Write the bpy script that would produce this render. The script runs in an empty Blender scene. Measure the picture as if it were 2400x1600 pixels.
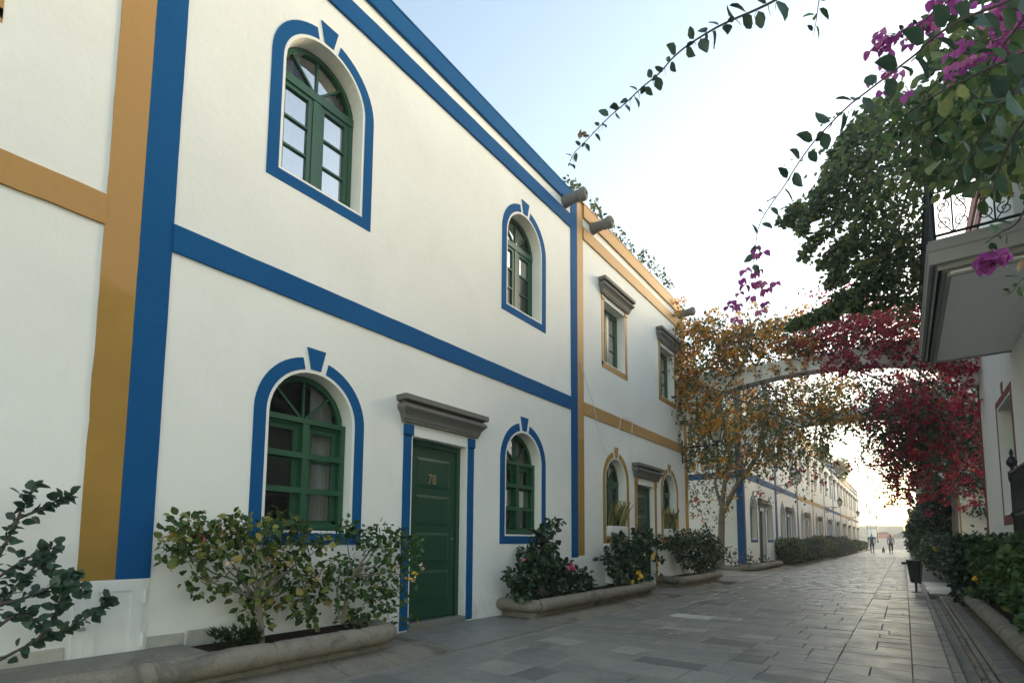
import bpy, bmesh, math, random
import numpy as np
from mathutils import Matrix, Vector

SC = bpy.context.scene
COL = SC.collection
rad = math.radians
random.seed(7)
RNG = np.random.default_rng(11)

# ------------------------------------------------------------------ camera
FPX, YAW, PITCH, ROLL, CYP = 1250.0, 0.633364, 0.0912521, 0.0066055, 1148.01
HC = 1.06
CAMP = np.array([0.0, 0.0, HC])
def _rot(yaw, pit, rol):
    cy, sy, cp, sp = math.cos(yaw), math.sin(yaw), math.cos(pit), math.sin(pit)
    fwd = np.array([-sy*cp, cy*cp, sp]); right = np.array([cy, sy, 0.0]); up = np.cross(right, fwd)
    return np.array([math.cos(rol)*right+math.sin(rol)*up, -math.sin(rol)*right+math.cos(rol)*up, fwd])
RC = _rot(YAW, PITCH, ROLL)
cam = bpy.data.cameras.new('camera'); camo = bpy.data.objects.new('camera', cam); COL.objects.link(camo)
cam.sensor_width = 36.0; cam.lens = FPX/2400*36; cam.shift_y = (CYP-800)/2400
cam.clip_start = 0.05; cam.clip_end = 3000
M = Matrix.Identity(4)
for i in range(3):
    M[i][0], M[i][1], M[i][2], M[i][3] = RC[0][i], RC[1][i], -RC[2][i], CAMP[i]
camo.matrix_world = M
SC.camera = camo
def ray(px, py): return RC.T @ np.array([(px-1200)/FPX, (CYP-py)/FPX, 1.0])
def atY(px, py, Y): d = ray(px, py); return CAMP+d*(Y/d[1])
def atX(px, py, X): d = ray(px, py); return CAMP+d*(X/d[0])
def atZ(px, py, Z=0.0): d = ray(px, py); return CAMP+d*((Z-HC)/d[2])

# ------------------------------------------------------------------ world, sun, exposure
SUN_AZ, SUN_EL = 21.0, 16.0          # low hazy sun: degrees to the right of the street direction (+Y), height
w = bpy.data.worlds.new('World'); SC.world = w; w.use_nodes = True
nt = w.node_tree; nt.nodes.clear()
sky = nt.nodes.new('ShaderNodeTexSky'); sky.sky_type = 'NISHITA'; sky.sun_disc = False
sky.sun_elevation = rad(SUN_EL); sky.sun_rotation = rad(SUN_AZ); sky.air_density = 1.0; sky.dust_density = 0.5; sky.ozone_density = 1.0
bg = nt.nodes.new('ShaderNodeBackground'); bg.inputs[1].default_value = 0.13
out = nt.nodes.new('ShaderNodeOutputWorld')
nt.links.new(sky.outputs[0], bg.inputs[0]); nt.links.new(bg.outputs[0], out.inputs[0])
sl = bpy.data.lights.new('sun', 'SUN'); sl.energy = 0.5; sl.angle = rad(20); sl.color = (1.0, 0.90, 0.74)
so = bpy.data.objects.new('sun', sl); COL.objects.link(so)
sd = Vector((math.sin(rad(SUN_AZ))*math.cos(rad(SUN_EL)), math.cos(rad(SUN_AZ))*math.cos(rad(SUN_EL)), math.sin(rad(SUN_EL))))
so.rotation_euler = sd.to_track_quat('Z', 'Y').to_euler(); so.location = (30, 60, 40)
SC.view_settings.view_transform = 'Standard'; SC.view_settings.look = 'None'
SC.view_settings.exposure = 2.12; SC.view_settings.gamma = 1.0; SC.view_settings.use_curve_mapping = False
SC.view_settings.use_white_balance = True; SC.view_settings.white_balance_temperature = 8700; SC.view_settings.white_balance_tint = 9
SC.render.engine = 'CYCLES'
SC.cycles.max_bounces = 8; SC.cycles.transparent_max_bounces = 12

# ------------------------------------------------------------------ materials
MAT = {}
class NB:
    def __init__(s, name):
        m = bpy.data.materials.new(name); m.use_nodes = True; s.m = m; s.t = m.node_tree
        s.p = s.t.nodes['Principled BSDF']; s.o = s.t.nodes['Material Output']; MAT[name] = m
    def n(s, typ, **kw):
        nd = s.t.nodes.new(typ)
        for k, v in kw.items(): setattr(nd, k, v)
        return nd
    def l(s, a, b): s.t.links.new(a, b)
    def coord(s, kind='Object'):
        return s.n('ShaderNodeTexCoord').outputs[kind]
    def noise(s, scale, detail=4, rough=0.55, vec=None, dist=0.0):
        nd = s.n('ShaderNodeTexNoise'); nd.inputs['Scale'].default_value = scale; nd.inputs['Detail'].default_value = detail
        nd.inputs['Roughness'].default_value = rough; nd.inputs['Distortion'].default_value = dist
        if vec is not None: s.l(vec, nd.inputs['Vector'])
        return nd.outputs['Fac']
    def ramp(s, fac, stops):
        nd = s.n('ShaderNodeValToRGB'); cr = nd.color_ramp
        while len(cr.elements) < len(stops): cr.elements.new(0.5)
        for e, (p, c) in zip(cr.elements, stops):
            e.position = p; e.color = (*c, 1) if len(c) == 3 else c
        s.l(fac, nd.inputs[0]); return nd.outputs[0]
    def mix(s, fac, a, b, mode='MIX'):
        nd = s.n('ShaderNodeMixRGB', blend_type=mode)
        for i, v in ((0, fac), (1, a), (2, b)):
            if isinstance(v, (int, float)): nd.inputs[i].default_value = v
            elif isinstance(v, tuple): nd.inputs[i].default_value = (*v, 1)
            else: s.l(v, nd.inputs[i])
        return nd.outputs[0]
    def bump(s, h, strength=0.3, dist=0.01):
        nd = s.n('ShaderNodeBump'); nd.inputs['Strength'].default_value = strength; nd.inputs['Distance'].default_value = dist
        s.l(h, nd.inputs['Height']); s.l(nd.outputs[0], s.p.inputs['Normal']); return nd.outputs[0]
    def col(s, c):
        if isinstance(c, tuple): s.p.inputs['Base Color'].default_value = (*c, 1)
        else: s.l(c, s.p.inputs['Base Color'])
    def set(s, rough=None, metal=None, spec=None):
        if rough is not None:
            if isinstance(rough, (int, float)): s.p.inputs['Roughness'].default_value = rough
            else: s.l(rough, s.p.inputs['Roughness'])
        if metal is not None: s.p.inputs['Metallic'].default_value = metal
        if spec is not None: s.p.inputs['Specular IOR Level'].default_value = spec

def plaster(name, base, spot, rough=0.85, bumps=0.35, stain=0.25, spec=0.15, cracks=False):
    b = NB(name); v = b.n('ShaderNodeNewGeometry').outputs['Position']
    big = b.noise(0.9, 6, 0.6, v, 0.6); fine = b.noise(14, 6, 0.65, v)
    f = b.ramp(big, [(0.35, (0, 0, 0)), (0.75, (1, 1, 1))])
    c = b.mix(f, base, spot)
    sp = b.ramp(b.noise(5.5, 7, 0.7, v, 1.2), [(0.60, (0, 0, 0)), (0.72, (1, 1, 1))])
    c = b.mix(b.mix(stain, (0, 0, 0), sp), c, tuple(x*0.80 for x in spot))
    if cracks:
        vo = b.n('ShaderNodeTexVoronoi', feature='DISTANCE_TO_EDGE'); vo.inputs['Scale'].default_value = 0.75
        wv_ = b.n('ShaderNodeMixRGB', blend_type='ADD'); wv_.inputs[0].default_value = 0.35
        nz_ = b.n('ShaderNodeTexNoise'); nz_.inputs['Scale'].default_value = 2.2; nz_.inputs['Detail'].default_value = 6; b.l(v, nz_.inputs['Vector'])
        b.l(v, wv_.inputs[1]); b.l(nz_.outputs['Color'], wv_.inputs[2]); b.l(wv_.outputs[0], vo.inputs['Vector'])
        ln = b.ramp(vo.outputs['Distance'], [(0.0, (1, 1, 1)), (0.006, (0, 0, 0))])
        mk = b.ramp(b.noise(0.55, 3, 0.5, v), [(0.54, (0, 0, 0)), (0.62, (1, 1, 1))])
        c = b.mix(b.mix(1.0, b.mix(1.0, ln, mk, 'MULTIPLY'), (0.06, 0.06, 0.06), 'MULTIPLY'), c, (0.42, 0.40, 0.36))
        sp_ = b.n('ShaderNodeSeparateXYZ'); b.l(v, sp_.inputs[0]); mr_ = b.n('ShaderNodeMapRange'); b.l(sp_.outputs[2], mr_.inputs[0]); mr_.inputs[1].default_value = 0.55; mr_.inputs[2].default_value = 0.0
        ft = b.mix(1.0, b.ramp(mr_.outputs[0], [(0, (0, 0, 0)), (1, (1, 1, 1))]), b.ramp(b.noise(3.5, 7, 0.7, v, 1.0), [(0.50, (0, 0, 0)), (0.70, (0.6, 0.6, 0.6))]), 'MULTIPLY')
        c = b.mix(ft, c, (0.40, 0.36, 0.29))
    b.col(c); b.set(rough, spec=spec)
    trowel = b.noise(3.2, 5, 0.6, v, 0.8)
    h = b.mix(0.45, trowel, fine, 'MIX')
    b.bump(h, bumps, 0.02)
    return b
plaster('white_plaster', (0.87, 0.855, 0.80), (0.80, 0.785, 0.725), bumps=0.30, stain=0.16, cracks=True)
plaster('white_paint', (0.82, 0.81, 0.77), (0.77, 0.76, 0.715), 0.6, 0.15, 0.1)
plaster('blue_paint', (0.001, 0.085, 0.235), (0.002, 0.10, 0.25), 0.8, 0.15, 0.12, 0.06)
plaster('red_paint', (0.26, 0.075, 0.065), (0.22, 0.085, 0.07), 0.7, 0.3, 0.2)
plaster('ochre_paint_far', (0.47, 0.26, 0.075), (0.42, 0.235, 0.075), 0.7, 0.3, 0.2)
# ochre: the lower stretch was repainted in a yellower tone, with an uneven edge
b = NB('ochre_paint'); v = b.n('ShaderNodeNewGeometry').outputs['Position']
sep = b.n('ShaderNodeSeparateXYZ'); b.l(v, sep.inputs[0])
nz = b.noise(2.2, 4, 0.6, v)
ad = b.n('ShaderNodeMath', operation='MULTIPLY_ADD'); b.l(nz, ad.inputs[0]); ad.inputs[1].default_value = 0.35; b.l(sep.outputs[2], ad.inputs[2])
st = b.ramp(b.n('ShaderNodeMapRange').outputs[0], [(0, (0, 0, 0)), (1, (1, 1, 1))])
mr = [n for n in b.t.nodes if n.bl_idname == 'ShaderNodeMapRange'][0]; b.l(ad.outputs[0], mr.inputs[0]); mr.inputs[1].default_value = 3.05; mr.inputs[2].default_value = 3.12
cA = b.mix(b.ramp(b.noise(1.5, 6, 0.6, v), [(0.3, (0, 0, 0)), (0.7, (1, 1, 1))]), (0.42, 0.225, 0.045), (0.33, 0.175, 0.04))
cB = b.mix(b.noise(1.2, 5, 0.6, v), (0.50, 0.26, 0.085), (0.44, 0.235, 0.08))
b.col(b.mix(st, cA, cB)); b.set(0.6, spec=0.3); b.bump(b.noise(12, 6, 0.6, v), 0.25, 0.02)
plaster('grey_render', (0.18, 0.174, 0.157), (0.14, 0.138, 0.13), 0.7, 0.25, 0.3)
plaster('balcony_grey', (0.34, 0.335, 0.31), (0.29, 0.288, 0.275), 0.7, 0.2, 0.25)
plaster('grey_soffit', (0.88, 0.885, 0.88), (0.84, 0.845, 0.84), 0.75, 0.1, 0.1)

def stone(name, c1, c2, c3, rough=0.6, island=True, scale=5.0, bump=0.35, spec=0.4):
    b = NB(name); v = b.n('ShaderNodeNewGeometry').outputs['Position']
    n1 = b.noise(scale, 7, 0.65, v, 0.5); n2 = b.noise(scale*9, 5, 0.7, v)
    c = b.mix(b.ramp(n1, [(0.3, (0, 0, 0)), (0.7, (1, 1, 1))]), c1, c2)
    c = b.mix(b.ramp(b.noise(scale*0.35, 6, 0.7, v, 1.0), [(0.52, (0, 0, 0)), (0.66, (1, 1, 1))]), c, c3)
    c = b.mix(0.35, c, b.ramp(n2, [(0.3, (0.45, 0.45, 0.45)), (0.7, (1.35, 1.35, 1.35))]), 'MULTIPLY')
    if island:
        oi = b.n('ShaderNodeObjectInfo').outputs['Random']; ri = b.n('ShaderNodeNewGeometry').outputs['Random Per Island']
        ad = b.n('ShaderNodeMath', operation='ADD'); b.l(oi, ad.inputs[0]); b.l(ri, ad.inputs[1])
        fr = b.n('ShaderNodeMath', operation='FRACT'); b.l(ad.outputs[0], fr.inputs[0])
        g = b.ramp(fr.outputs[0], [(0, (0.55, 0.56, 0.58)), (0.04, (0.84, 0.84, 0.84)), (0.5, (0.98, 0.97, 0.95)), (0.94, (1.12, 1.10, 1.06)), (0.965, (1.5, 1.47, 1.38)), (1, (1.6, 1.56, 1.46))])
        c = b.mix(1.0, c, g, 'MULTIPLY')
    b.col(c); b.set(b.ramp(n1, [(0.2, (rough-0.12,)*3), (0.8, (rough+0.12,)*3)]), spec=spec)
    b.bump(b.mix(0.5, n1, n2), bump, 0.012)
stone('paving', (0.265, 0.253, 0.226), (0.215, 0.207, 0.188), (0.15, 0.14, 0.124), 0.45, True, 3.0, 0.35, 0.45)
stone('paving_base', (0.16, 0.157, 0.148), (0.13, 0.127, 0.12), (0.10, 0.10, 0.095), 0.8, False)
stone('planter_stone', (0.30, 0.255, 0.195), (0.215, 0.19, 0.155), (0.10, 0.097, 0.092), 0.85, False, 5.5, 1.0, 0.15)
stone('kerb_stone', (0.25, 0.23, 0.19), (0.20, 0.187, 0.16), (0.11, 0.11, 0.104), 0.65, False, 3.0, 0.5)
stone('quay', (0.22, 0.215, 0.20), (0.19, 0.185, 0.175), (0.16, 0.157, 0.15), 0.7, False, 0.5, 0.2)
stone('concrete', (0.56, 0.53, 0.46), (0.50, 0.475, 0.41), (0.42, 0.40, 0.35), 0.85, False, 0.8, 0.3)
stone('soil', (0.035, 0.024, 0.016), (0.05, 0.033, 0.02), (0.02, 0.015, 0.011), 0.95, False, 18, 1.0, 0.1)
stone('ground', (0.16, 0.15, 0.13), (0.14, 0.13, 0.115), (0.11, 0.105, 0.095), 0.8, False, 1.0, 0.3)

def simple(name, c, rough=0.5, metal=0.0, spec=0.5, bump=0, var=0.12):
    b = NB(name); v = b.n('ShaderNodeNewGeometry').outputs['Position']
    n1 = b.noise(9, 5, 0.6, v)
    b.col(b.mix(n1, tuple(x*(1-var) for x in c), tuple(min(1, x*(1+var)) for x in c))); b.set(rough, metal, spec)
    if bump: b.bump(b.noise(60, 4, 0.6, v), bump, 0.004)
simple('green_paint', (0.012, 0.082, 0.040), 0.42, spec=0.5, bump=0.1)
simple('door_green', (0.011, 0.060, 0.032), 0.42, spec=0.45, bump=0.1)
simple('white_pvc', (0.78, 0.77, 0.73), 0.45)
simple('iron', (0.012, 0.013, 0.016), 0.45, 0.3, bump=0.3)
simple('bin_metal', (0.014, 0.017, 0.020), 0.5, 0.2, bump=0.2)
simple('brass', (0.40, 0.29, 0.16), 0.5, 0.5)
simple('cable', (0.72, 0.70, 0.66), 0.6)
simple('bark', (0.20, 0.165, 0.13), 0.85, bump=0.6, var=0.3)
simple('twig', (0.085, 0.06, 0.05), 0.7, var=0.3)
simple('lamp_glass', (0.62, 0.58, 0.47), 0.25, spec=0.5)
simple('skin', (0.42, 0.24, 0.16), 0.55)
simple('hair', (0.02, 0.014, 0.01), 0.5)
simple('shirt_teal', (0.01, 0.27, 0.36), 0.85)
simple('shorts_blue', (0.09, 0.14, 0.24), 0.85)
simple('shirt_white', (0.62, 0.60, 0.56), 0.85)
simple('cloth_black', (0.014, 0.014, 0.017), 0.8)
simple('dog_fur', (0.035, 0.02, 0.016), 0.8)
simple('car_red', (0.55, 0.05, 0.035), 0.25, 0.0, 0.6)
simple('car_blue', (0.04, 0.10, 0.17), 0.25, 0.0, 0.6)
simple('tyre', (0.015, 0.015, 0.015), 0.8)
simple('car_glass', (0.03, 0.035, 0.04), 0.08)
simple('steel', (0.32, 0.33, 0.34), 0.4, 0.8)
simple('canvas', (0.74, 0.73, 0.70), 0.8)
simple('kiosk_blue', (0.10, 0.28, 0.36), 0.5)
simple('interior', (0.10, 0.095, 0.09), 0.9)
simple('slot_black', (0.01, 0.01, 0.011), 0.6)
simple('petal_yellow', (0.75, 0.42, 0.03), 0.6)
simple('petal_pink', (0.72, 0.09, 0.20), 0.6)
simple('petal_peach', (0.72, 0.48, 0.34), 0.6)
simple('petal_magenta', (0.42, 0.03, 0.20), 0.6)
simple('leaf_dry', (0.26, 0.13, 0.05), 0.7)

def leafmat(name, stops, trans=0.35, rough=0.45, spec=0.4, edge=None):
    b = NB(name)
    ri = b.n('ShaderNodeNewGeometry').outputs['Random Per Island']
    oi = b.n('ShaderNodeObjectInfo').outputs['Random']
    ad = b.n('ShaderNodeMath', operation='ADD'); b.l(oi, ad.inputs[0]); b.l(ri, ad.inputs[1])
    fr = b.n('ShaderNodeMath', operation='FRACT'); b.l(ad.outputs[0], fr.inputs[0])
    c = b.ramp(fr.outputs[0], stops)
    v = b.n('ShaderNodeNewGeometry').outputs['Position']
    c = b.mix(0.45, c, b.ramp(b.noise(3.0, 3, 0.6, v), [(0.3, (0.6, 0.6, 0.6)), (0.7, (1.3, 1.3, 1.3))]), 'MULTIPLY')
    c = b.mix(0.3, c, b.ramp(b.noise(45, 3, 0.6, v), [(0.3, (0.6, 0.6, 0.6)), (0.7, (1.35, 1.35, 1.35))]), 'MULTIPLY')
    b.col(c); b.set(rough, spec=spec)
    tr = b.n('ShaderNodeBsdfTranslucent'); b.l(c, tr.inputs[0])
    mx = b.n('ShaderNodeMixShader'); mx.inputs[0].default_value = trans
    b.l(b.p.outputs[0], mx.inputs[1]); b.l(tr.outputs[0], mx.inputs[2]); b.l(mx.outputs[0], b.o.inputs[0])
leafmat('leaf_green', [(0, (0.024, 0.065, 0.024)), (0.45, (0.047, 0.115, 0.034)), (0.8, (0.081, 0.162, 0.047)), (0.95, (0.135, 0.216, 0.054)), (1, (0.257, 0.243, 0.054))])
leafmat('leaf_boug', [(0, (0.038, 0.074, 0.030)), (0.35, (0.074, 0.128, 0.047)), (0.7, (0.135, 0.189, 0.068)), (0.92, (0.216, 0.257, 0.088)), (1, (0.324, 0.311, 0.108))], 0.42)
leafmat('leaf_dark', [(0, (0.011, 0.032, 0.017)), (0.5, (0.021, 0.055, 0.026)), (0.85, (0.037, 0.082, 0.032)), (1, (0.074, 0.126, 0.042))], 0.25, 0.35, 0.5)
leafmat('leaf_bluegreen', [(0, (0.016, 0.047, 0.030)), (0.6, (0.035, 0.084, 0.051)), (1, (0.061, 0.121, 0.068))], 0.25, 0.4, 0.45)
leafmat('leaf_variegated', [(0, (0.025, 0.060, 0.018)), (0.4, (0.052, 0.103, 0.028)), (0.65, (0.098, 0.155, 0.038)), (0.82, (0.230, 0.253, 0.069)), (0.93, (0.391, 0.345, 0.086)), (1, (0.460, 0.287, 0.092))], 0.3, 0.5, 0.35)
leafmat('leaf_olive', [(0, (0.049, 0.073, 0.026)), (0.5, (0.098, 0.126, 0.036)), (1, (0.195, 0.195, 0.057))], 0.4)
leafmat('bract_orange', [(0, (0.58, 0.24, 0.03)), (0.4, (0.72, 0.36, 0.05)), (0.75, (0.78, 0.46, 0.09)), (0.92, (0.66, 0.27, 0.10)), (1, (0.55, 0.08, 0.08))], 0.5, 0.6, 0.2)
leafmat('bract_red', [(0, (0.38, 0.025, 0.055)), (0.45, (0.52, 0.04, 0.085)), (0.8, (0.66, 0.07, 0.12)), (0.95, (0.68, 0.16, 0.12)), (1, (0.7, 0.3, 0.1))], 0.5, 0.6, 0.2)
leafmat('bract_magenta', [(0, (0.42, 0.08, 0.33)), (0.5, (0.56, 0.13, 0.42)), (0.8, (0.68, 0.20, 0.45)), (1, (0.8, 0.3, 0.48))], 0.55, 0.6, 0.2)
leafmat('snake_leaf', [(0, (0.081, 0.101, 0.041)), (0.45, (0.162, 0.176, 0.068)), (0.7, (0.459, 0.405, 0.162)), (0.9, (0.540, 0.486, 0.216)), (1, (0.486, 0.270, 0.108))], 0.2, 0.5, 0.3)
leafmat('grass', [(0, (0.02, 0.045, 0.014)), (1, (0.05, 0.09, 0.025))], 0.3)
# window glass: clear pane with mirror reflection by angle
b = NB('glass'); b.t.nodes.remove(b.p)
tr = b.n('ShaderNodeBsdfTransparent'); tr.inputs[0].default_value = (0.86, 0.9, 0.88, 1)
gl = b.n('ShaderNodeBsdfGlossy'); gl.inputs['Roughness'].default_value = 0.02
lw = b.n('ShaderNodeFresnel'); lw.inputs[0].default_value = 1.55
mp = b.n('ShaderNodeMath', operation='MULTIPLY_ADD'); b.l(lw.outputs[0], mp.inputs[0]); mp.inputs[1].default_value = 0.6; mp.inputs[2].default_value = 0.02; mp.use_clamp = True
mx = b.n('ShaderNodeMixShader'); b.l(mp.outputs[0], mx.inputs[0]); b.l(tr.outputs[0], mx.inputs[1]); b.l(gl.outputs[0], mx.inputs[2]); b.l(mx.outputs[0], b.o.inputs[0])
b = NB('curtain'); b.col((0.50, 0.50, 0.475)); b.set(0.9)
tr = b.n('ShaderNodeBsdfTranslucent'); tr.inputs[0].default_value = (0.5, 0.5, 0.47, 1)
mx = b.n('ShaderNodeMixShader'); mx.inputs[0].default_value = 0.35
b.l(b.p.outputs[0], mx.inputs[1]); b.l(tr.outputs[0], mx.inputs[2]); b.l(mx.outputs[0], b.o.inputs[0])

# ------------------------------------------------------------------ geometry helpers
def tag(o, label=None, cat=None, group=None, kind=None):
    if label: o['label'] = label
    if cat: o['category'] = cat
    if group: o['group'] = group
    if kind: o['kind'] = kind
    return o
def empty(name, loc=(0, 0, 0), rz=0.0, label=None, cat=None, group=None):
    o = bpy.data.objects.new(name, None); o.location = loc; o.rotation_euler = (0, 0, rz); o.empty_display_size = 0.2
    COL.objects.link(o); return tag(o, label, cat, group)
def link(name, me, parent=None, loc=None):
    o = bpy.data.objects.new(name, me); COL.objects.link(o)
    if parent is not None: o.parent = parent
    if loc is not None: o.location = loc
    return o
def children(o): return [c for c in bpy.data.objects if c.parent == o]
def copy_tree(o, kids, parent=None):
    c = o.copy(); COL.objects.link(c); c.parent = parent
    for ch in kids.get(o.name, []): copy_tree(ch, kids, c)
    return c
def kidmap():
    k = {}
    for o in bpy.data.objects:
        if o.parent is not None: k.setdefault(o.parent.name, []).append(o)
    return k

class MB:
    def __init__(s): s.v = []; s.f = []
    def add(s, vs, fs):
        n = len(s.v); s.v.extend([tuple(map(float, p)) for p in vs]); s.f.extend([tuple(i+n for i in f) for f in fs]); return s
    def box(s, x0, x1, y0, y1, z0, z1, bev=0.0):
        if x1 < x0: x0, x1 = x1, x0
        if y1 < y0: y0, y1 = y1, y0
        if bev <= 0:
            return s.add([(x0,y0,z0),(x1,y0,z0),(x1,y1,z0),(x0,y1,z0),(x0,y0,z1),(x1,y0,z1),(x1,y1,z1),(x0,y1,z1)],
                         [(3,2,1,0),(4,5,6,7),(0,1,5,4),(1,2,6,5),(2,3,7,6),(3,0,4,7)])
        b = min(bev, (x1-x0)/2.1, (y1-y0)/2.1, (z1-z0)/2.1); vs = []
        for sx in (0, 1):
            for sy in (0, 1):
                for sz in (0, 1):
                    X = (x0, x1)[sx]; Y = (y0, y1)[sy]; Z = (z0, z1)[sz]
                    dx, dy, dz = b*(1-2*sx), b*(1-2*sy), b*(1-2*sz)
                    vs += [(X, Y+dy, Z+dz), (X+dx, Y, Z+dz), (X+dx, Y+dy, Z)]
        i = lambda a, c, d, k: (a*4+c*2+d)*3+k
        fs = []
        for a in (0, 1):
            q = [i(a,0,0,0), i(a,1,0,0), i(a,1,1,0), i(a,0,1,0)]; fs.append(tuple(q if a else q[::-1]))
            q = [i(0,a,0,1), i(1,a,0,1), i(1,a,1,1), i(0,a,1,1)]; fs.append(tuple(q if not a else q[::-1]))
            q = [i(0,0,a,2), i(1,0,a,2), i(1,1,a,2), i(0,1,a,2)]; fs.append(tuple(q if a else q[::-1]))
        for a in (0, 1):
            for c in (0, 1):
                fs += [(i(a,c,0,0), i(a,c,1,0), i(a,c,1,1), i(a,c,0,1)), (i(a,0,c,0), i(a,1,c,0), i(a,1,c,2), i(a,0,c,2)), (i(0,a,c,1), i(1,a,c,1), i(1,a,c,2), i(0,a,c,2))]
                for d in (0, 1): fs.append((i(a,c,d,0), i(a,c,d,1), i(a,c,d,2)))
        return s.add(vs, fs)
    def prism(s, pts, axis, a0, a1):
        """extrude a 2-D outline; axis 0: pts=(y,z) along x ; 1: (x,z) along y ; 2: (x,y) along z"""
        def P(p, a): return (a, p[0], p[1]) if axis == 0 else ((p[0], a, p[1]) if axis == 1 else (p[0], p[1], a))
        n = len(pts); vs = [P(p, a0) for p in pts]+[P(p, a1) for p in pts]
        fs = [tuple(range(n))[::-1], tuple(range(n, 2*n))]+[(i, (i+1) % n, n+(i+1) % n, n+i) for i in range(n)]
        return s.add(vs, fs)
    def ring(s, outer, inner, a0, a1):
        """closed or open band between two outlines (y,z), extruded along x from a0 to a1"""
        n = len(outer)
        vs = [(a0, *p) for p in outer]+[(a0, *p) for p in inner]+[(a1, *p) for p in outer]+[(a1, *p) for p in inner]
        fs = []
        for i in range(n-1):
            j = i+1
            fs += [(2*n+i, 2*n+j, 3*n+j, 3*n+i), (i, n+i, n+j, j), (i, j, 2*n+j, 2*n+i), (n+i, 3*n+i, 3*n+j, n+j)]
        fs += [(0, 2*n, 3*n, n), (n-1, 2*n-1, 4*n-1, 3*n-1)]
        return s.add(vs, fs)
    def tube(s, pts, r, seg=6, cap=True, flat=1.0):
        pts = [np.asarray(p, float) for p in pts]; n = len(pts)
        if not hasattr(r, '__len__'): r = [r]*n
        base = len(s.v); up = None
        for k in range(n):
            t = pts[min(k+1, n-1)]-pts[max(k-1, 0)]; L = np.linalg.norm(t); t = t/(L if L > 1e-9 else 1)
            if up is None:
                ref = np.array([0, 0, 1.0]) if abs(t[2]) < 0.9 else np.array([1.0, 0, 0])
            else: ref = up
            a = np.cross(t, ref); la = np.linalg.norm(a); a = a/la if la > 1e-6 else np.array([1.0, 0, 0])
            up = np.cross(a, t)
            for j in range(seg):
                th = 2*math.pi*j/seg; p = pts[k]+r[k]*(math.cos(th)*a+math.sin(th)*flat*up); s.v.append(tuple(p))
        for k in range(n-1):
            for j in range(seg):
                j2 = (j+1) % seg; s.f.append((base+k*seg+j, base+(k+1)*seg+j, base+(k+1)*seg+j2, base+k*seg+j2))
        if cap:
            s.f.append(tuple(base+j for j in range(seg))); s.f.append(tuple(base+(n-1)*seg+j for j in range(seg))[::-1])
        return s
    def lathe(s, prof, seg=16, c=(0, 0, 0), axis=2):
        base = len(s.v); n = len(prof)
        for r, h in prof:
            for j in range(seg):
                th = 2*math.pi*j/seg; x, y = r*math.cos(th), r*math.sin(th)
                p = (x, y, h) if axis == 2 else ((h, x, y) if axis == 0 else (y, h, x))
                s.v.append((p[0]+c[0], p[1]+c[1], p[2]+c[2]))
        for k in range(n-1):
            for j in range(seg):
                j2 = (j+1) % seg; s.f.append((base+k*seg+j, base+k*seg+j2, base+(k+1)*seg+j2, base+(k+1)*seg+j))
        s.f.append(tuple(base+j for j in range(seg))[::-1]); s.f.append(tuple(base+(n-1)*seg+j for j in range(seg)))
        return s
    def mesh(s, name, mat, smooth=False):
        me = bpy.data.meshes.new(name); me.from_pydata(s.v, [], s.f)
        me.materials.append(MAT[mat])
        bm = bmesh.new(); bm.from_mesh(me); bmesh.ops.recalc_face_normals(bm, faces=bm.faces); bm.to_mesh(me); bm.free()
        if smooth:
            me.polygons.foreach_set('use_smooth', [True]*len(me.polygons))
            if hasattr(me, 'set_sharp_from_angle'): me.set_sharp_from_angle(angle=rad(40))
        me.update(); return me
    def build(s, name, mat, parent=None, smooth=False, loc=None):
        return link(name, s.mesh(name, mat, smooth), parent, loc)

def fastmesh(name, V, F, mat):
    """V (n,3), F (m,k) uniform polygons"""
    me = bpy.data.meshes.new(name); F = np.asarray(F, dtype=np.int32); k = F.shape[1]
    me.vertices.add(len(V)); me.vertices.foreach_set('co', np.asarray(V, dtype=np.float32).ravel())
    me.loops.add(F.size); me.loops.foreach_set('vertex_index', F.ravel())
    me.polygons.add(len(F)); me.polygons.foreach_set('loop_start', np.arange(0, F.size, k, dtype=np.int32))
    me.polygons.foreach_set('loop_total', np.full(len(F), k, dtype=np.int32))
    me.materials.append(MAT[mat]); me.update(calc_edges=True); me.validate(); return me

LEAF_V = np.array([(0, 0, 0), (0.30, 0.22, 0.07), (0.36, 0.52, 0.10), (0.16, 0.86, 0.04), (0, 1.0, -0.06), (-0.16, 0.86, 0.04), (-0.36, 0.52, 0.10), (-0.30, 0.22, 0.07), (0, 0.5, 0.0)])
LEAF_F = np.array([(0, 1, 8), (1, 2, 8), (2, 3, 8), (3, 4, 8), (4, 5, 8), (5, 6, 8), (6, 7, 8), (7, 0, 8)])
DIA_V = np.array([(0, 0, 0), (0.36, 0.45, 0.12), (0, 1.0, -0.08), (-0.36, 0.45, 0.12)])
DIA_F = np.array([(0, 1, 2), (0, 2, 3)])
BR_V = np.array([(0, 0, 0), (0.42, 0.42, 0.22), (0.02, 0.95, 0.42), (-0.40, 0.45, 0.22)])
def frames(N, T):
    """rotation frames: columns (side, along T, normal ~N)"""
    T = T/np.linalg.norm(T, axis=1, keepdims=True)
    S = np.cross(T, N); L = np.linalg.norm(S, axis=1, keepdims=True); L[L < 1e-6] = 1; S = S/L
    return S, T, np.cross(S, T)
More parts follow.
